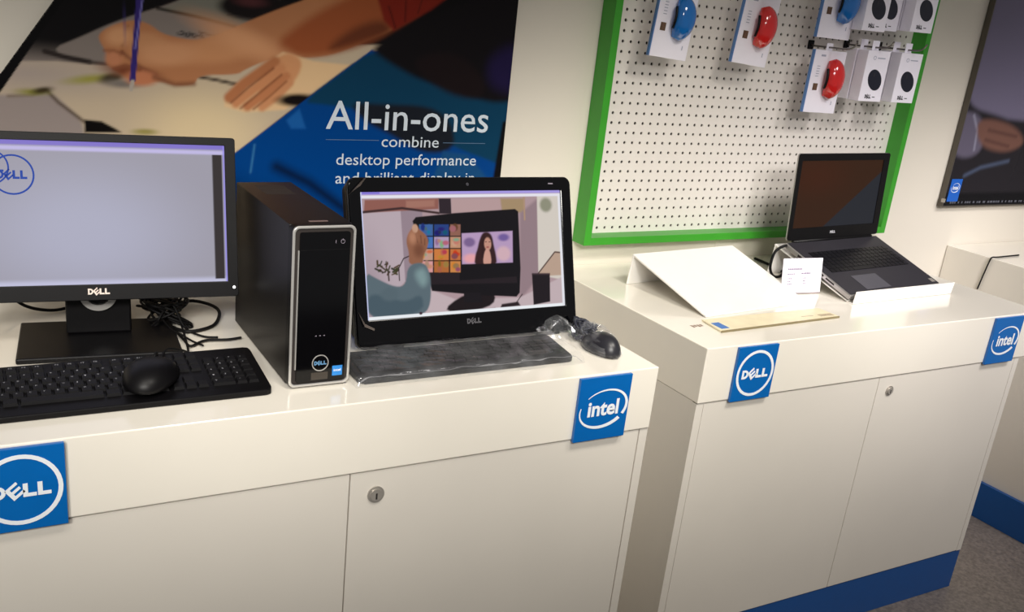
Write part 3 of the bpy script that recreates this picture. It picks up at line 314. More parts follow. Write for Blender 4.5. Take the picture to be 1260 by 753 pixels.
SCREEN_ART = [('p',(180,164,172),0.0052,[(-0.2466,0.2293),(-0.1569,0.2346),(-0.1527,0.1234),(-0.1555,0.0799),(-0.2512,-0.0059)]),('e',(160,142,152),0.0694,-0.2414,0.0587,0.0286,0.0816,0),('p',(146,128,138),0.0035,[(-0.1588,0.2347),(-0.1073,0.2303),(-0.1176,0.0692),(-0.1574,0.08)]),('p',(140,90,80),0.0035,[(-0.2395,0.2529),(-0.0665,0.2543),(-0.068,0.2314),(-0.2432,0.2259)]),('p',(160,112,98),0.0069,[(-0.1445,0.25),(-0.0766,0.2509),(-0.0775,0.2368),(-0.1455,0.2344)]),('l',(60,40,40),0.0028,0.0051,[(-0.2449,0.2276),(-0.155,0.2346),(-0.0685,0.2226)]),('p',(44,34,40),0.0028,[(-0.0665,0.2543),(-0.0367,0.2539),(-0.0368,0.2202),(-0.0667,0.2208)]),('p',(178,150,150),0.0035,[(-0.0348,0.2521),(0.0908,0.2505),(0.0894,0.2268),(-0.0367,0.222)]),('p',(160,136,104),0.0069,[(0.0888,0.2524),(0.1531,0.2516),(0.1512,0.2184),(0.0913,0.2232)]),('p',(144,122,128),0.0104,[(0.1382,0.2186),(0.1882,0.2512),(0.1821,0.0718),(0.1263,0.0187)]),('l',(170,140,115),0.0028,0.0041,[(0.1511,0.2535),(0.1503,0.2036)]),('p',(208,200,190),0.0042,[(0.1864,0.2587),(0.256,0.2617),(0.2558,0.0585),(0.1801,0.0756)]),('e',(140,140,120),0.0104,0.2095,0.236,0.0163,0.0163,0),('p',(182,156,138),0.0042,[(0.1827,0.0811),(0.2302,0.1281),(0.2549,0.1234),(0.2566,0.0718),(0.1821,0.0718)]),('l',(80,60,52),0.0028,0.0033,[(0.1804,0.0794),(0.2278,0.1263),(0.2549,0.1234)]),('p',(190,172,176),0.0052,[(-0.1178,0.0656),(-0.0405,0.0327),(0.1267,0.0261),(0.2566,0.0718),(0.2566,-0.0086),(-0.123,-0.0153)]),('p',(26,18,20),0.0052,[(-0.0575,0.0189),(-0.0407,0.0295),(-0.023,0.0375),(-0.0042,0.0427),(0.0155,0.0452),(0.0363,0.0449),(0.051,0.0422),(0.0597,0.0371),(0.0621,0.0296),(0.0583,0.0197),(0.0468,0.0122),(0.0277,0.007),(0.0011,0.0042),(-0.0327,0.0038),(-0.0535,0.0061),(-0.0617,0.0111)]),('p',(40,30,32),0.0042,[(0.0787,0.0143),(0.1219,0.0171),(0.1278,0.0074),(0.0739,0.0054)]),('l',(40,30,30),0.0021,0.002,[(0.1174,0.0155),(0.1337,0.0332)]),('p',(28,21,25),0.0028,[(0.1626,0.0784),(0.2114,0.076),(0.2088,0.0117),(0.1629,0.007)]),('p',(60,45,50),0.0035,[(0.1627,0.0802),(0.2115,0.0779),(0.2113,0.0741),(0.1625,0.0765)]),('p',(150,120,125),0.0035,[(-0.0222,0.0008),(0.0613,0.008),(0.0649,-0.0033),(-0.0184,-0.0049)]),('p',(16,13,16),0.0028,[(-0.132,0.2064),(-0.1237,0.2149),(-0.0287,0.2218),(0.1258,0.2281),(0.1341,0.2224),(0.1329,0.0928),(0.1274,0.0373),(0.1182,0.0285),(0.0171,0.0382),(-0.095,0.0538)]),('p',(34,26,30),0.0035,[(-0.1042,0.0949),(-0.0248,0.0893),(-0.0258,0.0732),(0.121,0.0748),(0.1222,0.0599),(-0.0981,0.0681)]),('p',(22,18,22),0.0028,[(-0.0174,0.0457),(0.0257,0.0432),(0.0286,0.0211),(-0.0167,0.024)]),('p',(178,150,186),0.0028,[(-0.0143,0.1768),(0.1164,0.1786),(0.1131,0.1067),(-0.0175,0.1087)]),('e',(120,96,140),0.0069,0.0038,0.1565,0.0143,0.0102,0),('e',(110,90,150),0.0069,0.092,0.1646,0.0143,0.0082,0),('e',(205,170,180),0.0104,0.0898,0.1279,0.0184,0.0163,0),('e',(225,160,165),0.0104,0.0057,0.1204,0.0184,0.0102,0),('p',(52,28,28),0.0052,[(0.0322,0.166),(0.0346,0.1704),(0.0372,0.1738),(0.0402,0.1763),(0.0436,0.1776),(0.0473,0.178),(0.0506,0.1777),(0.0537,0.1767),(0.0565,0.175),(0.059,0.1726),(0.061,0.1695),(0.0626,0.1656),(0.0638,0.1609),(0.0645,0.1554),(0.0653,0.1499),(0.0663,0.1444),(0.0674,0.1388),(0.0687,0.1333),(0.0696,0.1277),(0.0703,0.1219),(0.0708,0.1161),(0.071,0.1101),(0.0674,0.1057),(0.0601,0.1028),(0.0491,0.1015),(0.0345,0.1017),(0.0239,0.1034),(0.0171,0.1067),(0.0141,0.1114),(0.015,0.1177),(0.0162,0.1233),(0.0175,0.1282),(0.019,0.1325),(0.0208,0.136),(0.0225,0.1398),(0.024,0.1438),(0.0254,0.1481),(0.0267,0.1526),(0.0283,0.157),(0.0301,0.1615)]),('e',(190,140,122),0.0035,0.0501,0.1513,0.009,0.0143,0),('p',(200,150,135),0.0035,[(0.0468,0.1405),(0.0499,0.1404),(0.0525,0.1379),(0.0546,0.1331),(0.0561,0.1258),(0.0571,0.1162),(0.0563,0.109),(0.0536,0.1044),(0.0492,0.1022),(0.0429,0.1024),(0.0388,0.105),(0.0367,0.1099),(0.0368,0.117),(0.0389,0.1265),(0.0413,0.1336),(0.0439,0.1382)]),('l',(46,24,24),0.0035,0.0041,[(0.0418,0.1697),(0.0365,0.1518),(0.0348,0.1228)]),('e',(150,70,70),0.0028,0.0496,0.1441,0.0033,0.0016,0),('l',(60,35,32),0.0021,0.0016,[(0.0441,0.1561),(0.0472,0.156)]),('l',(60,35,32),0.0021,0.0016,[(0.0535,0.1557),(0.0566,0.1556)]),('p',(16,13,16),0.0028,[(-0.0236,0.1081),(0.1164,0.1065),(0.1145,0.0751),(-0.0255,0.0786)]),('p',(60,95,150),0.0021,[(-0.117,0.199),(-0.0839,0.1982),(-0.0855,0.1736),(-0.1186,0.1746)]),('e',(24,44,118),0.0042,-0.1083,0.1926,0.0051,0.0077,0),('e',(72,100,103),0.0042,-0.1003,0.1895,0.0039,0.0036,0),('e',(22,114,155),0.0042,-0.095,0.182,0.004,0.0046,0),('e',(57,97,157),0.0042,-0.0928,0.1919,0.0061,0.0065,0),('p',(36,62,125),0.0021,[(-0.0807,0.1981),(-0.0451,0.1973),(-0.0466,0.1724),(-0.0823,0.1735)]),('e',(25,20,102),0.0042,-0.0739,0.1795,0.0075,0.0059,0),('e',(7,83,111),0.0042,-0.055,0.1802,0.0057,0.0052,0),('e',(33,42,76),0.0042,-0.0687,0.181,0.0033,0.0033,0),('e',(35,29,107),0.0042,-0.0643,0.1876,0.0081,0.0041,0),('p',(140,95,80),0.0021,[(-0.0415,0.1972),(-0.0161,0.1965),(-0.0177,0.1715),(-0.043,0.1723)]),('e',(111,52,75),0.0042,-0.0324,0.1865,0.0069,0.0047,0),('e',(123,112,30),0.0042,-0.0352,0.1884,0.007,0.0062,0),('e',(96,63,37),0.0042,-0.0297,0.1909,0.0066,0.0076,0),('e',(157,97,103),0.0042,-0.0358,0.1876,0.008,0.007,0),('p',(70,110,180),0.0021,[(-0.1187,0.1721),(-0.0856,0.1711),(-0.0871,0.1472),(-0.1203,0.1484)]),('e',(47,129,164),0.0042,-0.096,0.1622,0.004,0.0053,0),('e',(24,81,193),0.0042,-0.1062,0.1664,0.0033,0.0039,0),('e',(79,79,136),0.0042,-0.112,0.1536,0.0052,0.0041,0),('e',(18,53,126),0.0042,-0.0989,0.1643,0.0033,0.0056,0),('p',(170,150,180),0.0021,[(-0.0825,0.171),(-0.0468,0.1699),(-0.0483,0.1458),(-0.084,0.1471)]),('e',(124,169,122),0.0042,-0.065,0.1547,0.0051,0.0081,0),('e',(143,105,146),0.0042,-0.0764,0.1599,0.0043,0.0076,0),('e',(173,127,114),0.0042,-0.0711,0.1621,0.0041,0.0042,0),('e',(176,97,116),0.0042,-0.0553,0.1572,0.0081,0.0051,0),('p',(190,140,110),0.0021,[(-0.0432,0.1698),(-0.0178,0.169),(-0.0193,0.1447),(-0.0447,0.1456)]),('e',(197,131,116),0.0042,-0.028,0.1573,0.0035,0.0041,0),('e',(195,152,127),0.0042,-0.0336,0.1553,0.0071,0.0063,0),('e',(190,120,104),0.0042,-0.0286,0.1604,0.0078,0.0079,0),('e',(127,158,130),0.0042,-0.0287,0.1634,0.0076,0.0037,0),('p',(190,150,130),0.0021,[(-0.1204,0.1459),(-0.0873,0.1447),(-0.0888,0.1207),(-0.1219,0.1221)]),('e',(203,141,72),0.0042,-0.1119,0.1319,0.006,0.0069,0),('e',(199,103,67),0.0042,-0.0952,0.1395,0.0075,0.0037,0),('e',(189,151,141),0.0042,-0.1039,0.1283,0.0041,0.0065,0),('e',(149,160,132),0.0042,-0.1053,0.1331,0.0032,0.0032,0),('p',(200,120,60),0.0021,[(-0.0841,0.1446),(-0.0485,0.1433),(-0.05,0.1191),(-0.0857,0.1206)]),('e',(180,99,77),0.0042,-0.0642,0.1367,0.0049,0.007,0),('e',(174,58,75),0.0042,-0.059,0.1372,0.0058,0.005,0),('e',(196,84,23),0.0042,-0.0678,0.1256,0.0035,0.0036,0),('e',(182,133,47),0.0042,-0.069,0.1271,0.007,0.0034,0),('p',(190,110,60),0.0021,[(-0.0449,0.1432),(-0.0195,0.1422),(-0.021,0.1179),(-0.0464,0.119)]),('e',(195,65,29),0.0042,-0.0284,0.1314,0.0071,0.0039,0),('e',(195,63,16),0.0042,-0.0329,0.1327,0.0058,0.0077,0),('e',(181,49,30),0.0042,-0.0324,0.1307,0.0067,0.0055,0),('e',(127,69,76),0.0042,-0.0351,0.127,0.0081,0.0063,0),('p',(210,150,150),0.0021,[(-0.1221,0.1197),(-0.089,0.1183),(-0.0905,0.0943),(-0.1236,0.0959)]),('e',(196,136,111),0.0042,-0.0975,0.1071,0.0077,0.0046,0),('e',(212,151,137),0.0042,-0.1073,0.1119,0.007,0.0049,0),('e',(195,96,92),0.0042,-0.1142,0.1033,0.004,0.0077,0),('e',(170,133,114),0.0042,-0.1034,0.1123,0.0051,0.0078,0),('p',(170,100,50),0.0021,[(-0.0858,0.1181),(-0.0501,0.1166),(-0.0516,0.0924),(-0.0873,0.0941)]),('e',(118,95,22),0.0042,-0.0731,0.112,0.0032,0.0079,0),('e',(173,108,63),0.0042,-0.0577,0.1094,0.006,0.0056,0),('e',(151,119,59),0.0042,-0.0573,0.11,0.0064,0.0065,0),('e',(166,92,65),0.0042,-0.0739,0.0998,0.0051,0.0061,0),('p',(200,130,70),0.0021,[(-0.0465,0.1165),(-0.0212,0.1154),(-0.0227,0.091),(-0.048,0.0922)]),('e',(206,126,39),0.0042,-0.0381,0.1063,0.0063,0.0081,0),('e',(206,101,47),0.0042,-0.0302,0.1065,0.0052,0.0031,0),('e',(145,112,71),0.0042,-0.033,0.1055,0.0079,0.0062,0),('e',(143,72,95),0.0042,-0.0285,0.0978,0.0061,0.0047,0),('l',(58,65,34),0.0028,0.0041,[(-0.1757,0.0944),(-0.1814,0.0969)]),('l',(75,64,34),0.0028,0.0031,[(-0.2091,0.1124),(-0.2189,0.1161)]),('l',(76,60,34),0.0028,0.0027,[(-0.1873,0.0939),(-0.1779,0.0964)]),('l',(72,57,34),0.0028,0.0043,[(-0.2193,0.117),(-0.2193,0.1244)]),('l',(68,49,34),0.0028,0.0024,[(-0.1962,0.104),(-0.1997,0.1083)]),('l',(76,57,34),0.0028,0.0039,[(-0.1976,0.0942),(-0.194,0.0998)]),('l',(76,49,34),0.0028,0.0043,[(-0.1779,0.0987),(-0.1717,0.1036)]),('l',(65,59,34),0.0028,0.0033,[(-0.2026,0.1004),(-0.1991,0.1064)]),('l',(77,55,34),0.0028,0.0035,[(-0.1811,0.108),(-0.1697,0.1132)]),('l',(68,66,34),0.0028,0.0041,[(-0.1773,0.0995),(-0.1768,0.1062)]),('l',(67,66,34),0.0028,0.0041,[(-0.1792,0.102),(-0.1724,0.1079)]),('l',(61,59,34),0.0028,0.0033,[(-0.1944,0.1052),(-0.1911,0.1126)]),('l',(48,50,34),0.0028,0.0045,[(-0.1764,0.1017),(-0.1868,0.1069)]),('l',(54,60,34),0.0028,0.0024,[(-0.2165,0.1046),(-0.2256,0.1085)]),('l',(50,45,34),0.0028,0.0029,[(-0.2093,0.0988),(-0.2034,0.1004)]),('l',(49,45,34),0.0028,0.0039,[(-0.2135,0.1024),(-0.2245,0.1081)]),('l',(59,60,34),0.0028,0.0037,[(-0.2203,0.112),(-0.2149,0.1157)]),('l',(50,44,34),0.0028,0.0029,[(-0.2024,0.1159),(-0.1957,0.1171)]),('l',(49,53,34),0.0028,0.0031,[(-0.1922,0.0997),(-0.1988,0.104)]),('l',(57,59,34),0.0028,0.0045,[(-0.1848,0.0995),(-0.1743,0.1037)]),('l',(56,60,34),0.0028,0.0035,[(-0.2174,0.1023),(-0.2126,0.1051)]),('l',(64,52,34),0.0028,0.0035,[(-0.2027,0.1054),(-0.2125,0.1127)]),('l',(51,52,34),0.0028,0.002,[(-0.2006,0.1165),(-0.1991,0.1225)]),('l',(50,51,34),0.0028,0.0027,[(-0.2132,0.1153),(-0.2092,0.1231)]),('l',(71,52,34),0.0028,0.0037,[(-0.1997,0.1111),(-0.1965,0.1201)]),('l',(58,47,34),0.0028,0.0033,[(-0.2086,0.1003),(-0.215,0.1054)]),('l',(60,46,40),0.0028,0.0033,[(-0.1952,0.082),(-0.1958,0.1011)]),('l',(40,30,34),0.0021,0.0024,[(-0.1707,0.0807),(-0.1709,0.1068),(-0.1582,0.1271),(-0.1445,0.1318)]),('p',(142,94,70),0.0042,[(-0.1484,0.1681),(-0.1471,0.1724),(-0.1454,0.1765),(-0.1433,0.1803),(-0.1406,0.184),(-0.1375,0.1874),(-0.1347,0.1903),(-0.1321,0.1929),(-0.1298,0.195),(-0.1278,0.1967),(-0.1258,0.1973),(-0.1239,0.1968),(-0.1221,0.1952),(-0.1203,0.1926),(-0.1181,0.1899),(-0.1154,0.1872),(-0.1121,0.1845),(-0.1084,0.1817),(-0.1052,0.1788),(-0.1025,0.1756),(-0.1002,0.1723),(-0.0985,0.1687),(-0.0975,0.1649),(-0.0973,0.161),(-0.0978,0.1568),(-0.0991,0.1525),(-0.1007,0.1483),(-0.1026,0.1444),(-0.1049,0.1408),(-0.1076,0.1374),(-0.1097,0.1335),(-0.1112,0.1292),(-0.1121,0.1244),(-0.1124,0.1191),(-0.1149,0.1152),(-0.1194,0.1128),(-0.126,0.1118),(-0.1347,0.1122),(-0.1409,0.114),(-0.1448,0.1172),(-0.1463,0.1219),(-0.1455,0.1279),(-0.1452,0.134),(-0.1455,0.1401),(-0.1464,0.1463),(-0.1479,0.1524),(-0.1488,0.1581),(-0.1489,0.1633)]),('e',(190,150,126),0.0035,-0.1272,0.1906,0.0071,0.0092,0),('e',(116,72,52),0.0173,-0.1206,0.1431,0.0122,0.0143,0),('l',(104,64,46),0.0035,0.002,[(-0.1261,0.1783),(-0.1233,0.1607)]),('l',(104,64,46),0.0035,0.002,[(-0.1147,0.1745),(-0.1138,0.1587)]),('l',(104,64,46),0.0035,0.002,[(-0.1054,0.1672),(-0.1062,0.1549)]),('e',(176,124,96),0.0139,-0.1342,0.1716,0.0082,0.0122,0),('p',(88,104,112),0.0052,[(-0.135,0.1148),(-0.1252,0.1161),(-0.1171,0.1158),(-0.1107,0.1137),(-0.1059,0.11),(-0.1028,0.1046),(-0.1004,0.0985),(-0.0986,0.0918),(-0.0975,0.0844),(-0.097,0.0765),(-0.097,0.068),(-0.0973,0.0592),(-0.098,0.0499),(-0.0991,0.0403),(-0.1007,0.0317),(-0.1029,0.0243),(-0.1057,0.0181),(-0.1089,0.013),(-0.1143,0.0088),(-0.1219,0.0055),(-0.1315,0.0032),(-0.1432,0.0018),(-0.1578,0.0006),(-0.175,-0.0003),(-0.195,-0.0011),(-0.2176,-0.0016),(-0.2343,0.0046),(-0.2452,0.0176),(-0.2504,0.0374),(-0.25,0.0639),(-0.2483,0.0829),(-0.2453,0.0942),(-0.2409,0.0981),(-0.2351,0.0944),(-0.2279,0.0902),(-0.2192,0.0854),(-0.2089,0.0801),(-0.1971,0.0743),(-0.1868,0.0703),(-0.1779,0.0681),(-0.1706,0.0677),(-0.1648,0.0691),(-0.16,0.0728),(-0.1563,0.0787),(-0.1536,0.0868),(-0.152,0.0972),(-0.1483,0.1054),(-0.1427,0.1112)]),('p',(70,88,98),0.0104,[(-0.2279,0.0541),(-0.2151,0.0507),(-0.2031,0.0474),(-0.192,0.0441),(-0.1818,0.0409),(-0.1726,0.0377),(-0.1631,0.0365),(-0.1535,0.0372),(-0.1437,0.0399),(-0.1337,0.0445),(-0.1261,0.0452),(-0.121,0.0418),(-0.1183,0.0343),(-0.1181,0.0228),(-0.1265,0.0139),(-0.1433,0.0075),(-0.1686,0.0038),(-0.2018,0.0027),(-0.2262,0.0055),(-0.242,0.0122),(-0.2493,0.0227),(-0.2484,0.0373),(-0.2445,0.0473),(-0.2376,0.0529)]),('p',(122,146,148),0.0208,[(-0.1275,0.0996),(-0.121,0.1028),(-0.1155,0.1033),(-0.111,0.1011),(-0.1075,0.0962),(-0.1051,0.0886),(-0.1043,0.0818),(-0.1052,0.0759),(-0.1077,0.0708),(-0.1119,0.0666),(-0.1162,0.0657),(-0.1207,0.0679),(-0.1253,0.0733),(-0.1301,0.0819),(-0.1321,0.0891),(-0.1312,0.095)]),('e',(84,100,108),0.0104,-0.1953,0.0526,0.0204,0.0143,0)]
SIDE_ART = [('p',(112,106,130),0.0288,[(2.1865,1.0527),(2.4406,1.1061),(2.6633,1.1091),(2.8509,1.0573),(2.9998,0.946),(3.106,0.7702),(3.1249,0.6292),(3.052,0.5303),(2.8904,0.4777),(2.6505,0.4717),(2.4689,0.4692),(2.3391,0.4698),(2.2566,0.4735),(2.2185,0.4801),(2.183,0.486),(2.15,0.4911),(2.1194,0.4955),(2.0911,0.4992),(2.0661,0.5044),(2.0441,0.5111),(2.0251,0.5194),(2.0092,0.5292),(1.9937,0.5474),(1.9785,0.5738),(1.9639,0.6083),(1.9497,0.6507),(1.9328,0.6995),(1.9133,0.7544),(1.8913,0.8151),(1.8669,0.8812),(1.9067,0.9418),(2.0116,0.9984)]),('p',(58,54,66),0.0288,[(1.8144,0.9764),(1.8313,0.978),(1.8489,0.9665),(1.8672,0.9416),(1.8863,0.9031),(1.9064,0.8504),(1.9251,0.7954),(1.9424,0.7381),(1.9584,0.6783),(1.9729,0.616),(1.9814,0.5677),(1.9836,0.5342),(1.9796,0.5157),(1.9692,0.5124),(1.9505,0.5411),(1.9237,0.6008),(1.8893,0.69),(1.8482,0.8065),(1.8226,0.8917),(1.8114,0.9479)]),('p',(96,90,108),0.0288,[(1.9371,0.4842),(1.9548,0.4891),(1.9746,0.4923),(1.9963,0.4937),(2.0201,0.4933),(2.046,0.4911),(2.0695,0.4843),(2.0906,0.4729),(2.1093,0.4567),(2.1256,0.4358),(2.1372,0.4159),(2.1442,0.3968),(2.1465,0.3787),(2.1439,0.3617),(2.1352,0.3477),(2.1202,0.3367),(2.0992,0.3287),(2.0721,0.3239),(2.0457,0.3237),(2.0199,0.3281),(1.9949,0.337),(1.9706,0.3504),(1.951,0.3672),(1.936,0.3873),(1.9255,0.4106),(1.9195,0.4372),(1.9195,0.4583),(1.9253,0.4739)]),('l',(140,138,158),0.0144,0.009,[(2.0497,0.4807),(2.0915,0.4275),(2.103,0.3543)]),('p',(112,78,68),0.0288,[(2.1112,0.4666),(2.1346,0.4687),(2.1616,0.4687),(2.1922,0.4664),(2.2266,0.4619),(2.2649,0.4552),(2.2994,0.4463),(2.33,0.4353),(2.3567,0.4221),(2.3794,0.4067),(2.3906,0.3927),(2.3899,0.3799),(2.3776,0.3686),(2.3535,0.3588),(2.3268,0.3521),(2.2976,0.3486),(2.2659,0.3483),(2.2318,0.3511),(2.2018,0.3554),(2.1756,0.3613),(2.1532,0.3688),(2.1346,0.3778),(2.1188,0.3891),(2.1057,0.4026),(2.0953,0.4185),(2.0877,0.4365),(2.0878,0.4505),(2.0956,0.4605)]),('l',(84,56,50),0.0216,0.009,[(2.1592,0.4289),(2.3401,0.4076)]),('l',(84,56,50),0.0216,0.009,[(2.1555,0.392),(2.3062,0.3693)]),('l',(74,84,108),0.0216,0.0112,[(2.0862,0.2547),(2.1713,0.2862),(2.332,0.3123)]),('p',(12,11,16),0.0216,[(1.9412,0.1868),(2.4409,0.1885),(4.0325,0.1822),(4.1157,0.0609),(1.9255,0.1055)])]
POSTER_TEXT = {'t1': ('All-in-ones',-0.4908,-0.0219,0.3771,0.0692),'t2': ('combine',-0.3355,-0.1687,0.3333,0.0317),'t3': ('desktop performance',-0.4589,-0.0493,0.2854,0.0321),'t4': ('and brilliant display in',-0.4588,-0.0493,0.2369,0.0318),'r1': (-0.4895,0.3506,-0.3435,0.3476),'r2': (-0.1558,0.3471,-0.0256,0.3441)}

# ------------------------------------------------------------------ setting
WY = .8496; HR = -.0257; FL = -1.0174; TH = .147; YR = .1219
tag(MB().box(-3.2, 3.9, -3.2, WY+.1, FL-.05, FL).build('floor', M_FLOOR), kind='structure')
tag(MB().box(-3.2, .9055, WY, WY+.1, FL, 1.95).build('wall_back', M_WALL), kind='structure')
tag(MB().box(.9067, 3.9, WY, WY+.1, FL, 1.95).build('wall_back_right', M_WALL), kind='structure')
tag(MB().box(.9055, .9067, WY+.002, WY+.1, FL, 1.95).build('trim_1', M_EDGE), kind='structure')

def badge(cx, cz, parent, kind, w=.134, h=.147, yf=0, lab=None):
    y = yf-.009
    pl = MB().box(cx-w/2, cx+w/2, y, yf-.0005, cz-h/2, cz+h/2).build('sign_plate', M_BLUE, parent, bevel=.001)
    tag(pl, lab)
    if kind == 'dell':
        r = w*.465
        MB().ring(circ(cx, cz, r), circ(cx, cz, r*.885), y-.0007, y-.0002).build('logo_ring', M_WHITE, pl)
        dell_letters(cx, cz-.001, r*1.42, r*.38, y-.0008, MB(), .0006).build('lettering', M_WHITE, pl)
    else:
        intel_mark(cx, cz, w*.455, w*.315, w*.6, w*.265, y-.0008, MB()).build('lettering', M_WHITE, pl)
    return pl
def lock(x, z, y, r, door):
    lk = MB(); lk.prism(circ(x, z, r, 28), y-.003, y); lk.prism(circ(x, z, r*.72, 24), y-.006, y-.002)
    l = lk.build('lock', M_CHROME, door, bevel=.001); tag(l, 'round nickel cam lock')
    MB().box(x-r*.1, x+r*.1, y-.0066, y-.0058, z-r*.5, z+r*.25).build('keyhole', M_DARK, None).parent = door
    return l
def counter(x0, x1, yf, top, over, doors, badges, locks, lab_top, lab_cab, grp=None):
    """countertop slab (a thing) on a cabinet (a thing)"""
    t = thing('countertop', (0, 0, 0), 0, lab_top, 'countertop', grp)
    MB().box(x0, x1, yf, WY-.002, top-TH, top).build('slab', M_TOP, t, bevel=.0025, seg=3)
    for b in badges: badge(b[0], top-.004-.0735, t, b[1], yf=yf, lab=b[2])
    c = thing('display_cabinet', (0, 0, 0), 0, lab_cab, 'cabinet', None)
    bx1 = x1-over; y = yf+.004
    z0, z1 = -.8707, top-TH-.0005
    MB().box(x0+.001, bx1, y+.018, WY-.004, z0, z1).build('carcass', M_CAB, c)
    MB().box(x0+.001, x0+.024, y, y+.0178, z0, z1-.002).build('side_post', M_CAB, c)
    MB().box(bx1-.022, bx1, y, y+.0178, z0, z1-.002).build('side_post', M_CAB, c)
    for i, (a, b) in enumerate(doors):
        d = MB().box(a+.0012, b-.0012, y, y+.0175, z0+.002, z1-.003).build('cabinet_door', M_CAB, c, bevel=.001)
        for (lx, lz, r) in locks:
            if a < lx < b: lock(lx, lz, y, r, d)
    MB().box(x0+.0015, bx1-.0005, y+.0225, WY-.004, FL+.001, z0-.0005).build('plinth', M_CAB, c)
    MB().box(x0+.001, bx1, y+.002, y+.022, FL+.001, z0-.0005).build('kickboard', M_KICK, c)
    if x0 > 2: MB().box(x0-.0145, x0+.0008, y+.002, WY-.004, FL+.001, z0-.0005).build('kickboard', M_KICK, c)
    return t, c
counter(-2.8, 0, 0, 0, 0, [(-2.776, -2.09), (-2.09, -1.401), (-1.401, -.7124), (-.7124, -.0235)],
        [(-1.2785, 'dell', 'blue square plate with white ringed computer-maker mark'), (-.1445, 'intel', 'blue square plate with white oval chip-maker mark')], [(-.6576, -.2015, .0175)],
        'long white gloss countertop carrying the big monitor, tower and all-in-one', 'white cabinet under the monitor and tower, its right-hand door with lock')
counter(.2508, 1.603, YR, HR, .043, [(.2755, .922), (.922, 1.538)],
        [(.4165, 'dell', 'blue square plate with white ringed computer-maker mark'), (1.437, 'intel', 'blue square plate, mostly at the edge of view')], [(.975, -.2205, .0145)],
        'white gloss countertop carrying the open laptop and the empty sloped stand', 'white two-door cabinet below the laptop with a blue kickboard')
counter(2.125, 3.5, YR, HR, .043, [(2.135, 2.78), (2.78, 3.43)], [], [],
        'white countertop at the far right, past the gap beyond the laptop counter', 'white cabinet at the far right with blue kickboard, beyond the gap')

# ------------------------------------------------------------------ big poster
PY = WY-.022
po = thing('wall_poster', (0, PY, 0), 0, 'large dark and blue poster of hands writing, lettered All-in-ones', 'poster')
outl = [(-2.05, -0+.03), (.0345, .03), (.0345, 1.25), (-.58, 1.25), (-1.11, .6357), (-1.2267, .473), (-1.345, .31), (-1.53, .03)]
edge = [(-1.5, .09), (.0345, .09), (.0345, 1.25), (-.667, 1.25), (-1.11, .6357)]
MB().prism(edge[::-1], .0006, .02).build('panel', M_BLKM, po)
def left_of(z): return -1.11+(z-.6357)*(.443/.6143)
dat = paint(-1.5, .0345, .09, 1.25, .0036, (15, 13, 15), POSTER_ART)
art_plane('picture', art_mat('poster_print', rough=.35, spec=.12), po, 0, dat, clip=lambda x, z: x > left_of(z))
tm = MB()
for k in ('t1', 't2', 't3', 't4'):
    b, x0, x1, z, cap = POSTER_TEXT[k]
    cap = {'t1': .0745, 't2': .031, 't3': .031, 't4': .031}[k]
    t = text_mb(b, x0, x1, z, cap, -.0006, bold=.004 if k == 't1' else 0); tm.add(t.v, t.f)
for k in ('r1', 'r2'):
    a = POSTER_TEXT[k]; z = (a[1]+a[3])/2
    MB().add([(a[0], -.0006, z), (a[2], -.0006, z), (a[2], -.0006, z+.0014), (a[0], -.0006, z+.0014)], [(0, 1, 2, 3)]).build('thin_rule', mat('rule_blue', (92, 118, 150), .5), po)
tag(tm.build('lettering', mat('poster_lettering', (205, 215, 225), .5), po), 'pale sans-serif lettering')

# right poster
rp = thing('wall_poster', (0, WY-.022, 0), 0, 'dark framed poster of a grey-sleeved arm at far right of the wall', 'poster')
rx0, rx1, rz0, rz1 = 1.997, 3.0, .134, 1.25
MB().box(rx0+.004, rx1-.004, .003, .02, rz0+.004, rz1-.004).build('backing', M_DARK, rp)
F = [(rx0, rz0), (rx0, rz1), (rx1, rz1), (rx1, rz0)]; G = [(rx0+.005, rz0+.005), (rx0+.005, rz1-.008), (rx1-.008, rz1-.008), (rx1-.008, rz0+.005)]
MB().ring(F, G, -.003, .02).build('poster_frame', mat('pewter_edge', (92, 86, 78), .35, metal=.4), rp)
art_plane('picture', art_mat('poster_print_dark', rough=.25, spec=.2), rp, 0, paint(rx0+.008, rx1-.008, rz0+.006, rz1-.008, .005, (34, 31, 36), SIDE_ART))
st = MB().box(2.018, 2.082, -.0016, -.0006, .155, .242).build('chip_badge', mat('badge_blue', (14, 92, 190), .4), rp); tag(st, 'small blue printed badge')
intel_mark(2.05, .208, .024, .017, .032, .015, -.0022, MB()).build('lettering', M_WHITE, st)
lm_ = MB()
xx = 2.04
while xx < 2.9:
    ww = random.uniform(.006, .016); lm_.box(xx, xx+ww, -.0014, -.0006, .147, .155); xx += ww+random.choice((.004, .004, .014))
tag(lm_.build('small_print', mat('faint_print', (84, 86, 96), .5), rp), kind='stuff')
MB().prismx([(-.012, rz0+.02), (.0, rz0+.02), (.0, rz0+.034), (-.012, rz0+.034)], rx0-.010, rx0-.002).build('mounting_clip', M_CHROME, rp)

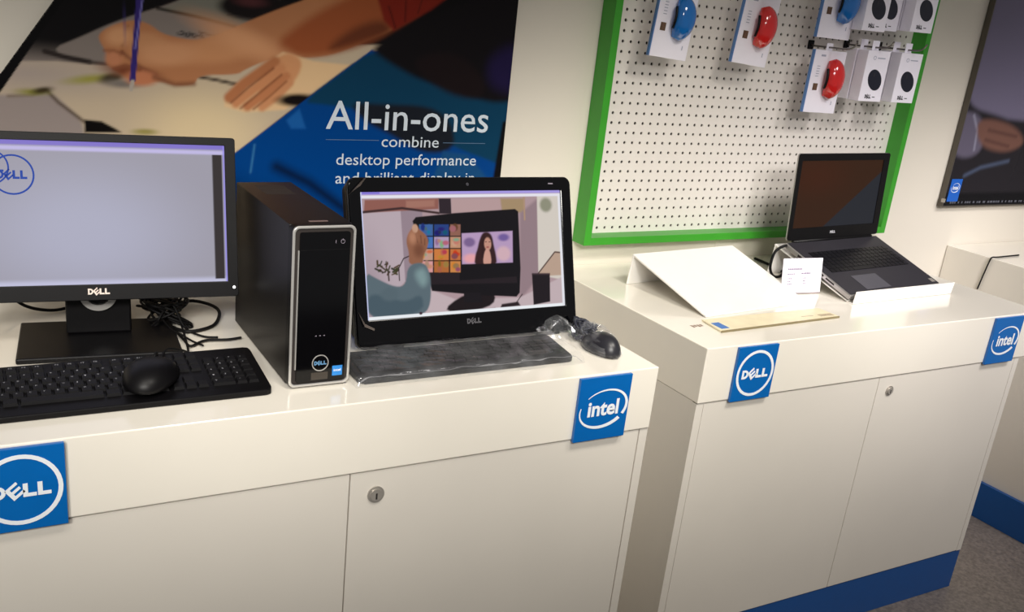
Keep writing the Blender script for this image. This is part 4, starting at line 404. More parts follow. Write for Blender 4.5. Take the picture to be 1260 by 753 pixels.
# ------------------------------------------------------------------ pegboard in green frame
fx0, fx1, fz0, fz1, fy = .3237, 1.656, .0521, 1.20, .7869
pb = thing('pegboard_panel', (0, 0, 0), 0, 'white perforated pegboard in a thick bright green frame', 'pegboard')
b = .025
for (x0, x1, z0, z1, L) in ((fx0, fx0+b, fz0, fz1, 'v'), (fx1-b, fx1, fz0, fz1, 'v'), (fx0+b+.0003, fx1-b-.0003, fz0, fz0+.0232, 'h'), (fx0+b+.0003, fx1-b-.0003, fz1-.0232, fz1, 'h')):
    MB().box(x0, x1, fy, WY-.0005, z0, z1).build('frame_rail', M_GREEN, pb, bevel=.0012)
pit = .0291; px0 = .4062-.0291; pz0 = .7316; r = .0047
nxh = int((fx1-b-.002-px0)/pit); rows = list(range(-15, 23))
pm = MB(); yb = .8440; yk = .8475
vs = []; fs = []
ov = [(-.5,-.5),(.5,-.5),(.5,.5),(-.5,.5)]
for i in range(nxh):
    for j in rows:
        cx = px0+i*pit; cz = pz0-j*pit; o = len(vs)
        vs += [(cx+a*pit, yb, cz+c*pit) for a, c in ov]
        for yy in (yb, yk): vs += [(cx+r*math.cos(PI/8+k*PI/4), yy, cz+r*math.sin(PI/8+k*PI/4)) for k in range(8)]
        # ring points 4..11: k=5,6 face the bottom, k=7,0 the right, k=1,2 top, k=3,4 left
        H = lambda k: o+4+k % 8
        fs += [(o, o+1, H(6), H(5)), (o+1, o+2, H(0), H(7)), (o+2, o+3, H(2), H(1)), (o+3, o, H(4), H(3)),
               (o, H(5), H(4)), (o+1, H(7), H(6)), (o+2, H(1), H(0)), (o+3, H(3), H(2))]
        fs += [(H(k), H(k+1), o+12+(k+1) % 8, o+12+k) for k in range(8)]
pm.add(vs, fs)
gx0 = px0-pit/2; gx1 = px0+(nxh-.5)*pit; gz1 = pz0+15.5*pit; gz0 = pz0-22.5*pit
def q4(a, b_, c, d): pm.add([(a, yb, c), (b_, yb, c), (b_, yb, d), (a, yb, d)], [(0, 1, 2, 3)])
q4(fx0+b-.002, gx0, fz0+.02, fz1-.02); q4(gx1, fx1-b+.002, fz0+.02, fz1-.02); q4(gx0, gx1, fz0+.02, gz0); q4(gx0, gx1, gz1, fz1-.02)
tag(pm.build('perforated_board', M_PEG, pb), 'white board with rows of small holes')
MB().box(fx0+b, fx1-b, .8476, .8490, fz0+.02, fz1-.02).build('backing', M_DARK, pb)

# hooks and goods
def hook(x, z, lab, yend=.655):
    h = thing('peg_hook', (x, .8435, z), 0, lab, 'hook', 'wire hooks of the pegboard')
    MB().box(-.012, .012, -.006, -.0004, -.012, .016).build('hook_base', M_BLK, h, bevel=.002)
    MB().tube(spline([(0, -.005, 0), (0, -.08, .0), (0, yend-.8435+.025, .002), (0, yend-.8435, .022)], 6), .0028, 8).build('wire', M_METAL, h)
    return h
def blister(x0, z0, w, h, yf, roll, m, lab, mlab, flip=1):
    t = thing('mouse_blister_pack', (x0, yf, z0), 0, lab, 'mouse packaging', 'carded mice hanging on the pegboard')
    t.rotation_euler = (0, roll, 0)
    MB().box(0, w, 0, .012, 0, h).build('card', M_CARD, t, bevel=.001)
    MB().box(-.0030, -.0003, .001, .012, 0, h).build('card_side', M_TEAL, t)
    # curved gloss mouse: sweep along an arc
    mb = MB(); cx, cz = w*.60, h*.56; n = 18; K = 14; R = w*.62
    vs = []
    for i in range(n+1):
        s = i/n; an = math.radians(-56+112*s); px_ = cx-R*.42+R*math.cos(an)*.62-.012; pz_ = cz+R*math.sin(an)*.75
        rad = w*.245*math.sqrt(max(0, 1-(2*s-1)**2))**.8+.0004
        tx_, tz_ = -math.sin(an)*.62, math.cos(an)*.75; l_ = math.hypot(tx_, tz_); nx_, nz_ = tz_/l_, -tx_/l_
        for k in range(K):
            ph = 2*PI*k/K; vs.append((px_+nx_*rad*math.cos(ph), -.002-.6*rad*(1+math.sin(ph)), pz_+nz_*rad*math.cos(ph)))
    mb.add(vs, [(i*K+k, i*K+(k+1) % K, (i+1)*K+(k+1) % K, (i+1)*K+k) for i in range(n) for k in range(K)], True)
    mo = mb.build('mouse', m, t); tag(mo, mlab)
    gp = MB()
    gp.tube([(vs[i*K+(K//2)][0]-.001, vs[i*K+K//2][1]+.002, vs[i*K+K//2][2]) for i in range(2, n-1)], .004, 6)
    gp.build('side_grip', M_BLK, mo)
    MB().box(w*.13, w*.27, -.0010, -.0003, h*.36, h*.47).build('picture', M_BROWN, t)
    sp = MB(); sp.box(w*.2, w*.34, -.001, -.0003, h*.9, h*.93)
    for k in range(5): sp.box(w*.14, w*.14+w*.09, -.001, -.0003, h*(.58+.04*k), h*(.59+.04*k))
    sp.box(w*.82, w*.84, -.001, -.0003, h*.14, h*.2)
    tag(sp.build('small_print', mat('pale_print', (170, 172, 190), .6), t), kind='stuff')
    MB().box(w*.4, w*.6, .0121, .0135, h-.002, h+.022).build('hang_tab', M_CARD, t)
    return t
def mbox(x0, z0, yf, lab, grp=None, w=.104, h=.158, d=.042):
    t = thing('mouse_box', (x0, yf, z0), 0, lab, 'mouse packaging', 'white mouse boxes hanging on the pegboard')
    MB().box(0, w, 0, d, 0, h).build('carton', M_CARD, t, bevel=.0012)
    mp = MB(); pts = [(w*.53+math.cos(a)*w*.27*math.cos(.8)-math.sin(a)*h*.235*math.sin(.8), h*.43+math.cos(a)*w*.27*math.sin(.8)+math.sin(a)*h*.235*math.cos(.8)) for a in [-2*PI*k/28 for k in range(28)]]
    mp.prism(pts, -.0008, -.0002); mp.build('mouse_picture', M_NAVY, t)
    wh = MB(); wh.prism(circ(w*.45, h*.53, w*.03, 12, w*.06), -.0013, -.0009); wh.build('wheel_picture', M_PALM, t)
    l = dell_letters(w*.38, h*.10, w*.27, h*.075, -.0008, MB(), .0005); l.box(w*.58, w*.70, -.0008, -.0003, h*.085, h*.10)
    l.build('lettering', M_INKB, t)
    l2 = MB(); l2.ring(circ(w*.33, h*.86, w*.06, 20), circ(w*.33, h*.86, w*.045, 20), -.0008, -.0003); l2.box(w*.46, w*.8, -.0008, -.0003, h*.85, h*.87)
    tag(l2.build('small_print', mat('pale_print', (170, 172, 190), .6), t), kind='stuff')
    MB().box(w*.35, w*.65, d*.5, d*.5+.001, h-.001, h+.03).build('hang_tab', M_CARD, t)
    return t
blister(.4348, .6150, .134, .20, .750, .075, M_BLUG, 'hanging card with a blue curved mouse, leftmost pack on the pegboard', 'glossy blue curved mouse')
blister(.7451, .6135, .137, .20, .750, .082, M_RED, 'hanging card with a red curved mouse, second from left on the pegboard', 'glossy red curved mouse')
blister(1.0811, .4765, .139, .193, .750, .015, M_RED, 'hanging card with a red curved mouse, lowest pack on the pegboard', 'glossy red curved mouse')
blister(1.075, .7060, .142, .195, .750, .02, M_BLUG, 'hanging card with a blue curved mouse above the lowest red one', 'glossy blue curved mouse')
for (x, z, row) in ((1.262, .5235, 'lower row, left'), (1.419, .5245, 'lower row, right'), (1.208, .7385, 'upper row, left'), (1.430, .7490, 'upper row, right')):
    mbox(x, z, .700, 'white box with black mouse picture, front of the %s hook' % row)
    mbox(x-.002, z+.001, .7455, 'white mouse box hidden partly behind the front one, %s hook' % row)
mbox(1.318, .744, .7455, 'white mouse box between the two upper row boxes, turned edge-on')
for (x, z, l) in ((.505, .818, 'wire hook holding the leftmost blue mouse pack'), (.815, .816, 'wire hook holding the second red mouse pack'), (1.152, .678, 'wire hook just above the lowest red mouse pack'),
                  (1.146, .914, 'wire hook above the blue mouse pack of the upper row'), (1.314, .691, 'wire hook above the left box of the lower row'), (1.471, .692, 'wire hook with long upturned tip above the right lower box'),
                  (1.260, .906, 'wire hook of the left upper box'), (1.482, .916, 'wire hook of the right upper box')):
    hook(x, z, l)

# ------------------------------------------------------------------ big monitor
def monitor():
    t = thing('computer_monitor', (-1.1001, .394, 0), -.0965, 'black widescreen monitor on a square stand showing a pale grey screen', 'monitor')
    Mx = TR(0, 0, .1316) @ RX(-.2206)
    W2, z0, z1 = .268, -.031, .288
    A = rrect(-W2, W2, z0, z1, .006, 3); B = rrect(-.2495, .2475, .0, .2725, .001, 3)
    tag(MB(Mx).ring(A, B, -.004, .022).build('bezel', M_BLK, t, bevel=.0012), 'matte black bezel')
    bk = MB(Mx); bk.prism(rrect(-W2+.002, W2-.002, z0+.002, z1-.002, .01, 3), .0225, .034); bk.prism(rrect(-.17, .17, .02, .24, .02, 4), .0345, .05); bk.build('back_shell', M_BLK, t, bevel=.003)
    sc = bpy.data.objects.new('screen', None)
    shapes = [('p', (132, 118, 205), .004, [(-.26, .264), (.26, .264), (.26, .30), (-.26, .30)]), ('p', (196, 188, 232), .005, [(-.26, .2545), (.26, .2545), (.26, .262), (-.26, .262)]),
              ('p', (196, 196, 222), .012, [(-.26, -.01), (.26, -.01), (.26, .008), (-.26, .008)]),
              ('p', (52, 46, 46), .0012, [(.2234, .0055), (.2425, .0055), (.2425, .2540), (.2234, .2540)]),
              ('l', (150, 140, 235), .002, .0028, [(.246, 0), (.246, .27)])]
    shapes.insert(0, ('e', (176, 176, 196), .16, -.02, .10, .16, .10, 0))
    dat = paint(-.2495, .2475, 0, .2725, .0016, (160, 157, 170), shapes)
    s = art_plane('screen', art_mat('monitor_display', emit=.80, rough=.3, spec=.1), t, 0, dat); s.matrix_local = Mx @ TR(0, .002, 0)
    g = MB(); g.ring(circ(-.1405, .2085, .0375), circ(-.1405, .2085, .0342), -.0006, -.0001)
    g.ring(circ(-.178, .222, .0325), circ(-.178, .222, .0295), -.0007, -.0002)
    dell_letters(-.142, .2085, .053, .016, -.0007, g, .0005); dell_letters(-.178, .221, .046, .015, -.0008, g, .0005)
    lg = g.build('screen_logo', M_LOGOBL, s); tag(lg, 'two overlapping ringed blue marks')
    dell_letters(0, -.0135, .040, .0115, -.0050, MB(Mx), .0006).build('brand_lettering', mat('pale_gold_print', (222, 205, 195), .4), t)
    MB(Mx).prism(circ(.259, -.012, .0028, 10), -.0052, -.0042).build('power_light', mat('white_led', (255, 255, 255), emit=2.5), t)
    n = MB(); n.prismx([(.050, .0125), (.085, .0125), (.078, .20), (.062, .20)], -.062, .062); n.build('neck', M_BLK, t, bevel=.004)
    rg = MB(); rg.ring(circ(0, .098, .036), circ(0, .098, .024), .044, .0545); rg.build('cable_hole_rim', M_SILVER, t)
    bs = MB(); bs.prismz([(-.152, -.075), (.150, -.075), (.146, .135), (-.148, .135)], .0008, .012); bs.build('base', M_BLK, t, bevel=.003)
    return t
monitor()

# ------------------------------------------------------------------ keyboards
ROWS = [
 [(1, 'Esc'), (1, None), (1, 'F1'), (1, 'F2'), (1, 'F3'), (1, 'F4'), (.5, None), (1, 'F5'), (1, 'F6'), (1, 'F7'), (1, 'F8'), (.5, None), (1, 'F9'), (1, 'F10'), (1, 'F11'), (1, 'F12'), (.25, None), (1, ''), (1, ''), (1, ''), (4.5, None)],
 [(1, c) for c in '`1234567890-='] + [(2, ''), (.25, None), (1, ''), (1, ''), (1, ''), (.25, None), (1, ''), (1, '/'), (1, '*'), (1, '-')],
 [(1.5, '')] + [(1, c) for c in 'QWERTYUIOP[]'] + [(1.5, '\\'), (.25, None), (1, ''), (1, ''), (1, ''), (.25, None), (1, '7'), (1, '8'), (1, '9'), (1, '+')],
 [(1.75, '')] + [(1, c) for c in "ASDFGHJKL;'"] + [(2.25, ''), (3.5, None), (1, '4'), (1, '5'), (1, '6'), (1, '')],
 [(2.25, '')] + [(1, c) for c in 'ZXCVBNM,./'] + [(2.75, ''), (1.25, None), (1, ''), (1.25, None), (1, '1'), (1, '2'), (1, '3'), (1, '')],
 [(1.25, ''), (1.25, ''), (1.25, ''), (6.25, ''), (1.25, ''), (1.25, ''), (1.25, ''), (1.25, ''), (.25, None), (1, ''), (1, ''), (1, ''), (.25, None), (2, '0'), (1, '.'), (1, '')]]
def keyboard(W_, D_, org, rz, tilt, lab, sep, mm=(M_BLK, M_KEY)):
    t = thing('computer_keyboard', org, rz, lab, 'keyboard')
    Mx = RX(tilt)
    bd = MB(); 
    out = [(-W_/2+.012, 0), (W_/2-.012, 0), (W_/2-.003, .004), (W_/2, .014), (W_/2, D_-.012), (W_/2-.003, D_-.003), (W_/2-.012, D_), (-W_/2+.012, D_), (-W_/2, D_-.01), (-W_/2, .012)]
    h0, h1 = .012, .012+math.tan(tilt)*D_
    n = len(out); vs = [(a, b_, 0.0008) for a, b_ in out]+[(a, b_, h0+(h1-h0)*b_/D_) for a, b_ in out]
    bd.add(vs, [tuple(range(n-1, -1, -1)), tuple(range(n, 2*n))]+[(i, (i+1) % n, (i+1) % n+n, i+n) for i in range(n)])
    bd.build('keyboard_body', mm[0], t, bevel=.002)
    U = (W_-.022)/22.75; ry = [D_-.026, D_-.055, D_-.055-U*1.03, D_-.055-2*U*1.03, D_-.055-3*U*1.03, D_-.055-4*U*1.03]
    V = min(U, (D_-.036)/6.6); 
    ry = [D_-.012-V*.5]+[D_-.012-V*(1.8+k) for k in range(5)]
    st = MB(); cache = {}; leg = MB()
    for row, y in zip(ROWS, ry):
        x = -W_/2+.011
        for (wk, ch) in row:
            if ch is not None:
                kw = wk*U-.0026; kd = V-.0026; cx = x+wk*U/2; zt = h0+(h1-h0)*y/D_
                if sep:
                    if wk not in cache:
                        kb = MB(); a, b_, c = kw/2, kd/2, .0053
                        kb.add([(-a, -b_, 0), (a, -b_, 0), (a, b_, 0), (-a, b_, 0), (-a+.0016, -b_+.0016, c), (a-.0016, -b_+.0016, c), (a-.0016, b_-.0010, c), (-a+.0016, b_-.0010, c)],
                               [(4, 5, 6, 7), (0, 1, 5, 4), (1, 2, 6, 5), (2, 3, 7, 6), (3, 0, 4, 7)])
                        o = kb.build('key', mm[1], t); cache[wk] = o
                    else:
                        o = cache[wk].copy(); COL.objects.link(o); o.parent = t
                    o.location = (cx, y, zt); o.rotation_euler = (tilt, 0, 0)
                    if ch:
                        tt = text_mb(ch, 0, .0030*(len(ch)), 0, .0040, 0)
                        for v_ in ([tt],):
                            leg.add([(cx-kw/2+.0055+p[0], y+kd*.0+p[2]+.0005, zt+.0058+(p[2])*math.tan(tilt)) for p in tt.v], tt.f)
                else:
                    st.box(cx-kw/2, cx+kw/2, y-kd/2, y+kd/2, zt-.001, zt+.005)
            x += wk*U
    if sep: tag(leg.build('key_legends', mat('grey_legend', (150, 150, 156), .6), t), kind='stuff')
    else: tag(st.build('keys', mm[1], t), kind='stuff')
    return t
k1 = keyboard(.515, .172, (-1.1015, .0775, 0), -.004, .12, 'black full-size keyboard with loose keys, lying before the big monitor', True)

def mouse_mesh(Mx, L=.125, Wd=.066, H=.038):
    mb = MB(Mx)
    def sh(p):
        x, y, z = p
        wv = 1-.12*(y > 0)*y+.06*math.sin(y*3)
        z = z if z > 0 else z*.12
        return (x*wv, y, z*(1-.25*y))
    mb.ell((0, 0, .004), (Wd/2, L/2, H), 28, 18, shape=sh)
    return mb
# mouse that lies on the big keyboard
km = thing('computer_mouse', (-1.049, .147, .0265), -.42, 'black mouse resting on top of the keyboard before the monitor', 'mouse')
mouse_mesh(RX(.10), .135, .098, .032).build('mouse_shell', M_BLK, km)
MB(RX(.10)).ell((0, .040, .026), (.004, .012, .007), 12, 8).build('scroll_wheel', M_BLKM, km)
kw_ = Matrix.Rotation(.42, 4, 'Z') @ TR(1.049, -.147, -.0265)
MB().tube(spline([kw_ @ Vector(q) for q in ((-1.022, .205, .036), (-1.00, .250, .040), (-.965, .285, .022), (-.948, .31, .008), (-.938, .37, .005), (-.932, .43, .010), (-.93, .47, .018))], 8), .0024, 7).build('cable', M_BLKM, km)

# ------------------------------------------------------------------ desktop tower
def tower():
    t = thing('desktop_tower', (-.8118+.0608, .0921, 0), -.0048, 'slim black desktop tower with a silver-edged front between the screens', 'computer')
    w2, h, d = .0605, .315, .39
    MB().box(-w2+.001, w2-.001, .022, d, .004, h-.002).build('case', M_STEEL, t, bevel=.002)
    A = rrect(-w2, w2, .003, h, .012, 6); B = rrect(-w2+.006, w2-.006, .009, h-.006, .008, 6)
    MB().ring(A, B, .003, .0215).build('bezel', M_BLK, t, bevel=.001)
    A2 = rrect(-w2+.0005, w2-.0005, .0035, h-.0005, .012, 8); B2 = rrect(-w2+.0055, w2-.0055, .0085, h-.0055, .009, 8)
    tag(MB().ring(A2, B2, -.002, .0028).build('trim_ring', M_SILVER, t, bevel=.0015), 'silver rounded trim around the front')
    MB().prism(rrect(-w2+.0062, w2-.0062, .0092, h-.0062, .008, 6), .001, .0029).build('front_recess', M_DARK, t)
    fp = MB().prism(rrect(-w2+.014, w2-.012, .013, h-.012, .004, 4), -.003, .0008).build('front_panel', M_GLOSS, t, bevel=.0015)
    MB().box(-w2+.0145, w2-.0125, -.0033, -.0029, h-.045, h-.0442).build('drive_door_line', M_BLKM, t)
    MB().box(-w2+.0108, -w2+.0128, -.0035, .0005, .040, h-.045).build('side_strip', M_SILVER, t)
    ic = MB(); ic.ring(circ(.034, h-.030, .0042, 18), circ(.034, h-.030, .0033, 18), -.0036, -.0031); ic.box(.0337, .0344, -.0037, -.0031, h-.029, h-.0245); ic.box(.020, .0212, -.0036, -.0031, h-.033, h-.027)
    ic.build('power_icon', M_INK, t)
    lo = MB(); lo.ring(circ(.000, .050, .0165), circ(.000, .050, .0147), -.0040, -.0031); tag(lo.build('logo_ring', M_SILVER, t), 'silver ring of the maker mark')
    dell_letters(.000, .050, .024, .0075, -.0042, MB(), .0008).build('logo_lettering', mat('steel_blue', (110, 160, 205), .3, metal=.3), t)
    MB().box(-.017, .016, -.00325, -.003, .016, .031).build('clear_label', mat('dark_label', (60, 54, 48), .3), t)
    sk = MB().box(.0245, .0445, -.0034, -.0030, .0215, .0415).build('sticker', M_STKR, t); tag(sk, 'small sky-blue chip sticker')
    tt = text_mb('intel', .0275, .0415, .0305, .005, -.0037, bold=.02); tt.build('lettering', M_WHITE, sk)
    tm_ = MB(); 
    for k in range(3): tm_.box(-.012+.008*k, -.009+.008*k, -.0034, -.0030, .104, .1055)
    tm_.build('indicator_marks', M_INK, t)
    vt = MB()
    for k in range(9): vt.box(-.03, .03, .27+k*.010, .274+k*.010, h-.0022, h-.0017)
    vt.build('top_vents', M_DARK, t)
    MB().box(-.018, .018, .035, .042, h-.0019, h-.0013).build('top_label', mat('faded_label', (120, 100, 98), .5), t)
    for sx in (-1, 1):
        for yy in (.06, .33): MB().box(sx*.045-.008, sx*.045+.008, yy-.015, yy+.015, 0.0003, .0038).build('foot', M_BLKM, t)
    return t
tower()

# ------------------------------------------------------------------ all-in-one
def aio():
    t = thing('all_in_one_computer', (-.3366, .2599, 0), 0, 'black all-in-one computer whose screen shows a hand touching a monitor', 'computer')
    Mx = TR(0, 0, .0633) @ RX(-.3106)
    def P(n, m, mb, **k): return mb.build(n, m, t, **k)
    A = rrect(-.2755, .2755, -.0590, .2975, .016, 6); B = rrect(-.2495, .2495, 0, .2692, .0015, 6)
    bz = P('bezel', M_GLOSS, MB(Mx).ring(A, B, -.003, .020), bevel=.002)
    rim = MB(Mx).ring(rrect(-.278, .278, -.0600, .300, .018, 6), rrect(-.2758, .2758, -.0587, .2978, .016, 6), .0, .008); P('outer_rim', M_BLK, rim, bevel=.0015)
    P('back_shell', M_BLK, MB(Mx).prism(rrect(-.272, .272, -.042, .294, .02, 6), .0205, .045), bevel=.008)
    dat = paint(-.2495, .2495, 0, .2692, .00125, (170, 145, 150), SCREEN_ART + [
        ('p', (165, 152, 225), .003, [(-.26, .2635), (.26, .2635), (.26, .28), (-.26, .28)]), ('p', (226, 224, 234), .002, [(-.26, .256), (.26, .256), (.26, .2625), (-.26, .2625)]),
        ('p', (120, 105, 205), .003, [(-.245, .2655), (-.205, .2655), (-.205, .269), (-.245, .269)]),
        ('p', (232, 236, 240), .001, [(-.26, -.01), (.26, -.01), (.26, .0065), (-.26, .0065)]),
        ('p', (200, 205, 240), .0015, [(-.26, 0), (-.246, 0), (-.246, .27), (-.26, .27)]), ('p', (225, 225, 232), .0015, [(.243, 0), (.26, 0), (.26, .26), (.243, .26)]),
        ('e', (60, 40, 50), .002, -.125, .007, .004, .003, 0)])
    s = art_plane('screen', art_mat('aio_display', emit=.84, rough=.3, spec=.08), t, 0, dat); s.matrix_local = Mx @ TR(0, .0015, 0)
    dell_letters(.0025, -.018, .036, .0115, -.0040, MB(Mx), .0008).build('brand_lettering', mat('dim_silver_print', (78, 77, 82), .5), t)
    MB(Mx).prism(circ(.004, .284, .0035, 14), -.0036, -.0028).build('webcam', mat('lens_grey', (60, 60, 66), .2), t)
    MB(Mx).box(.215, .228, -.0036, -.0031, .283, .286).build('corner_print', M_INK, t)
    # strips of torn protective film at the left corners
    for fp_ in ([(-.279, -.006, .262), (-.272, -.012, .27), (-.243, -.010, .297), (-.236, -.005, .2985), (-.25, -.0045, .282)], [(-.272, -.005, .02), (-.262, -.011, -.012), (-.240, -.009, -.022), (-.237, -.005, -.018), (-.258, -.004, -.006)]):
        P('film_tab', mat('torn_film', (112, 102, 96), .3, alpha=.7), MB(Mx).add(fp_, [(0, 1, 2, 3, 4)]))
    sd = MB(); sd.prismx([(.10, .0012), (.20, .0012), (.125, .17), (.105, .17)], -.06, .06); P('rear_stand', M_BLK, sd, bevel=.004)
    for sx in (-1, 1):
        ft = MB(); ft.box(sx*.2-.03, sx*.2+.03, -.018, .01, .0005, .006); P('foot', M_BLKM, ft)
    return t
aio()

# keyboard in a clear bag in front of the all-in-one
k2 = keyboard(.498, .118, (-.4245, .0755, 0), 0.0, .10, 'black keyboard wrapped in clear plastic before the all-in-one', False, (mat('bagged_black', (30, 30, 31), .5, noise=.2, nscale=50), mat('bagged_keys', (36, 36, 37), .55, noise=.2, nscale=70)))
def bag(x0, x1, y0, y1, hf, hb, amp, nx, ny, seed, parent, name='plastic_bag'):
    rnd = random.Random(seed); ph = [(rnd.uniform(20, 110), rnd.uniform(20, 160), rnd.uniform(0, 6)) for _ in range(9)]
    vs = []; fs = []
    def nz(x, y): return sum(math.sin(a*x+b_*y+c) for a, b_, c in ph)/4
    for j in range(ny+1):
        for i in range(nx+1):
            u = i/nx; v_ = j/ny; x = x0+(x1-x0)*u; y = y0+(y1-y0)*v_
            e = min(1, min(u, 1-u)*nx/2.5, min(v_, 1-v_)*ny/2.5)
            z = .001+(hf+(hb-hf)*v_+amp*abs(nz(x, y)))*e**.5
            vs.append((x+amp*.8*nz(y*1.3, x)*(1-e), y+amp*1.2*nz(x*1.7, y)*(1-e), z))
    fs = [(j*(nx+1)+i, j*(nx+1)+i+1, (j+1)*(nx+1)+i+1, (j+1)*(nx+1)+i) for j in range(ny) for i in range(nx)]
    mb = MB(); mb.add(vs, fs, True); o = mb.build(name, M_FILM, parent); tag(o, 'crinkled clear plastic bag'); return o
bag(-.262, .272, -.014, .130, .0225, .0310, .0013, 110, 30, 3, k2)
fo = MB(); nF = 60; rnd = random.Random(9); fv = []  # pale ribbon on the front crease, highlight put into its colour
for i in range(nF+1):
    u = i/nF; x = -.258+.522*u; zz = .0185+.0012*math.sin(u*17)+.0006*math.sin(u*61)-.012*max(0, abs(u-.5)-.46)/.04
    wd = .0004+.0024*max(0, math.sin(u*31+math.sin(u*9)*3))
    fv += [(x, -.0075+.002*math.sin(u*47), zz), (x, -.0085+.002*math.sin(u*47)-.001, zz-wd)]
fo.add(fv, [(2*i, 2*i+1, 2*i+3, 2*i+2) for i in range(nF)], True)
tag(fo.build('bag_fold_glint', mat('fold_glint', (160, 160, 164), .2, alpha=.5), k2), 'front fold of the bag, its highlight painted as a pale strip')
tz = text_mb('DELL', -.02, .02, 0, .008, 0); MB().add([(p[0], .104+p[2], .0365) for p in tz.v], tz.f).build('brand_lettering', M_INKB, k2)

# mouse in its bag at the right end
bm = thing('computer_mouse', (-.074, .112, 0), -.02, 'black mouse with coiled cable in a clear bag at the counter end', 'mouse')
mouse_mesh(TR(0, .008, .0015), .120, .074, .040).build('mouse_shell', mat('bagged_mouse', (34, 34, 40), .35), bm)
cc = []
for k in range(130):
    a = k*.55; cc.append((-.004+(.014+.009*math.sin(k*1.7))*math.cos(a), .078+(.034+.012*math.sin(k*2.3))*math.sin(a), .026+.018*math.sin(k*.93)))
MB().tube(spline([(0, .058, .02)]+cc, 2), .0026, 6).build('coiled_cable', mat('bagged_cable', (40, 42, 54), .4), bm)
bgm = MB(); rnd = random.Random(5); vs = []; NU, NV = 26, 16
for j in range(NV+1):
    th = PI*.5*j/NV
    for i in range(NU):
        a = 2*PI*i/NU; rr = 1+rnd.uniform(-.10, .10)
        vs.append((.046*math.sin(th)*math.cos(a)*rr, .035+.085*math.sin(th)*math.sin(a)*rr, .0012+max(0, .050*math.cos(th)*(1+rnd.uniform(-.12, .12)))))
bgm.add(vs, [(j*NU+i, (j+1)*NU+i, (j+1)*NU+(i+1) % NU, j*NU+(i+1) % NU) for j in range(NV) for i in range(NU)])
# flared open end of the bag
fv = []
for j in range(7):
    for i in range(13):
        u = i/12-.5; v_ = j/6
        fv.append((-.028+u*(.05+.05*v_)-.035*v_+rnd.uniform(-.003, .003), .078+.030*v_+rnd.uniform(-.004, .004), .008+.03*v_+.016*math.cos(u*5)+rnd.uniform(-.006, .006)))
bgm.add(fv, [(j*13+i, j*13+i+1, (j+1)*13+i+1, (j+1)*13+i) for j in range(6) for i in range(12)])
tag(bgm.build('plastic_bag', M_FILM, bm), 'crinkled clear plastic bag')

# ------------------------------------------------------------------ cables behind the monitor
def cable(pts, r, lab, name='cable', m=M_BLKM, n=8):
    o = MB().tube(spline(pts, n), r, 7).build(name, m); return tag(o, lab, 'cable')
cable([(-1.03, .52, .20), (-1.00, .56, .08), (-.95, .60, .012), (-.87, .62, .010), (-.83, .55, .010), (-.86, .46, .006), (-.92, .43, .006), (-.95, .47, .006)], .0038, 'thick black cable looping on the counter beside the tower')
cable([(-1.26, .66, .05), (-1.22, .64, .016), (-1.17, .62, .008), (-1.12, .64, .008), (-1.09, .60, .03)], .0035, 'short black cable curling left of the monitor neck')
cable([(-1.0, .64, .10), (-.96, .62, .06), (-.90, .63, .045), (-.86, .66, .05), (-.82, .70, .06)], .004, 'black cable running under the monitor edge towards the tower')
cable([(-1.02, .55, .12), (-.99, .56, .05), (-.955, .50, .008), (-.945, .44, .006), (-.94, .38, .006), (-.935, .345, .006), (-.90, .37, .006), (-.855, .365, .006), (-.825, .37, .006)], .0028, 'thin black cable trailing in front of the cable bundle')
bd = []
for k in range(95):
    a = k*1.05; bd.append((-.952+.036*math.cos(a)+.014*math.sin(k*.7), .520+.058*math.sin(a*.8+.3*math.sin(k*.21)), .030+.022*math.sin(k*.45)+.008*math.cos(k*1.3)))
tag(MB().tube(spline(bd, 4), .0028, 6).build('cable_bundle', M_BLKM), 'tangled coil of black cable beside the monitor neck', 'cable')
cable([(-.975, .52, .03), (-.955, .44, .012), (-.942, .40, .012), (-.925, .375, .005), (-.91, .345, .005)], .0022, 'thin black wire end lying behind the keyboard corner')

cable([(-1.03, .50, .10), (-.985, .49, .045), (-.955, .50, .05), (-.93, .54, .02), (-.90, .58, .015), (-.88, .64, .03)], .003, 'black cable crossing the tangled coil towards the wall')
cable([(-1.00, .60, .09), (-.97, .52, .06), (-.945, .47, .055), (-.925, .45, .01), (-.90, .40, .005), (-.87, .385, .005)], .0024, 'black cable dropping over the front of the tangled coil')

# ------------------------------------------------------------------ empty sloped stand
def sheet_stand(name, org, rz, W_, D_, H_, lab):
    t = thing(name, org, rz, lab, 'stand'); th = .004
    MB().prismx([(0, .0006), (0, .0052), (D_, H_), (D_+.001, H_-.005)], 0, W_).build('sloped_panel', M_ACR, t, bevel=.0008)
    MB().prismx([(D_-.0045, H_-.0062), (D_-.0002, H_-.0062), (D_+.010, .0006), (D_+.006, .0006)], .0, W_).build('rear_leg', M_ACR, t, bevel=.0006)
    return t
sheet_stand('laptop_stand', (.416, .321, HR), .097, .422, .308, .094, 'empty white sloped laptop stand at the left of the right counter')
ls = thing('price_strip', (0, 0, HR), 0, 'yellowed price strip with a small blue logo before the empty stand', 'label strip')
MB().prismz([(.372, .2104), (.825, .2304), (.821, .3045), (.3833, .2989)], .0008, .0055).build('strip', M_CREAM, ls, bevel=.0008)
MB().prismz([(.3722, .2080), (.825, .2280), (.825, .2302), (.372, .2102)], .0006, .0060).build('front_edge', mat('olive_edge', (128, 116, 84), .4), ls)
bp = MB(); bp.prismz([(.384, .222), (.412, .2235), (.413, .268), (.386, .267)], .0056, .0060); tag(bp.build('blue_logo', mat('logo_blue_print', (70, 120, 190), .5), ls), 'small blue printed logo')
bc = MB()
for k in range(12): bc.box(.765+k*.0045, .765+k*.0045+.0022, .240, .256, .0056, .0060)
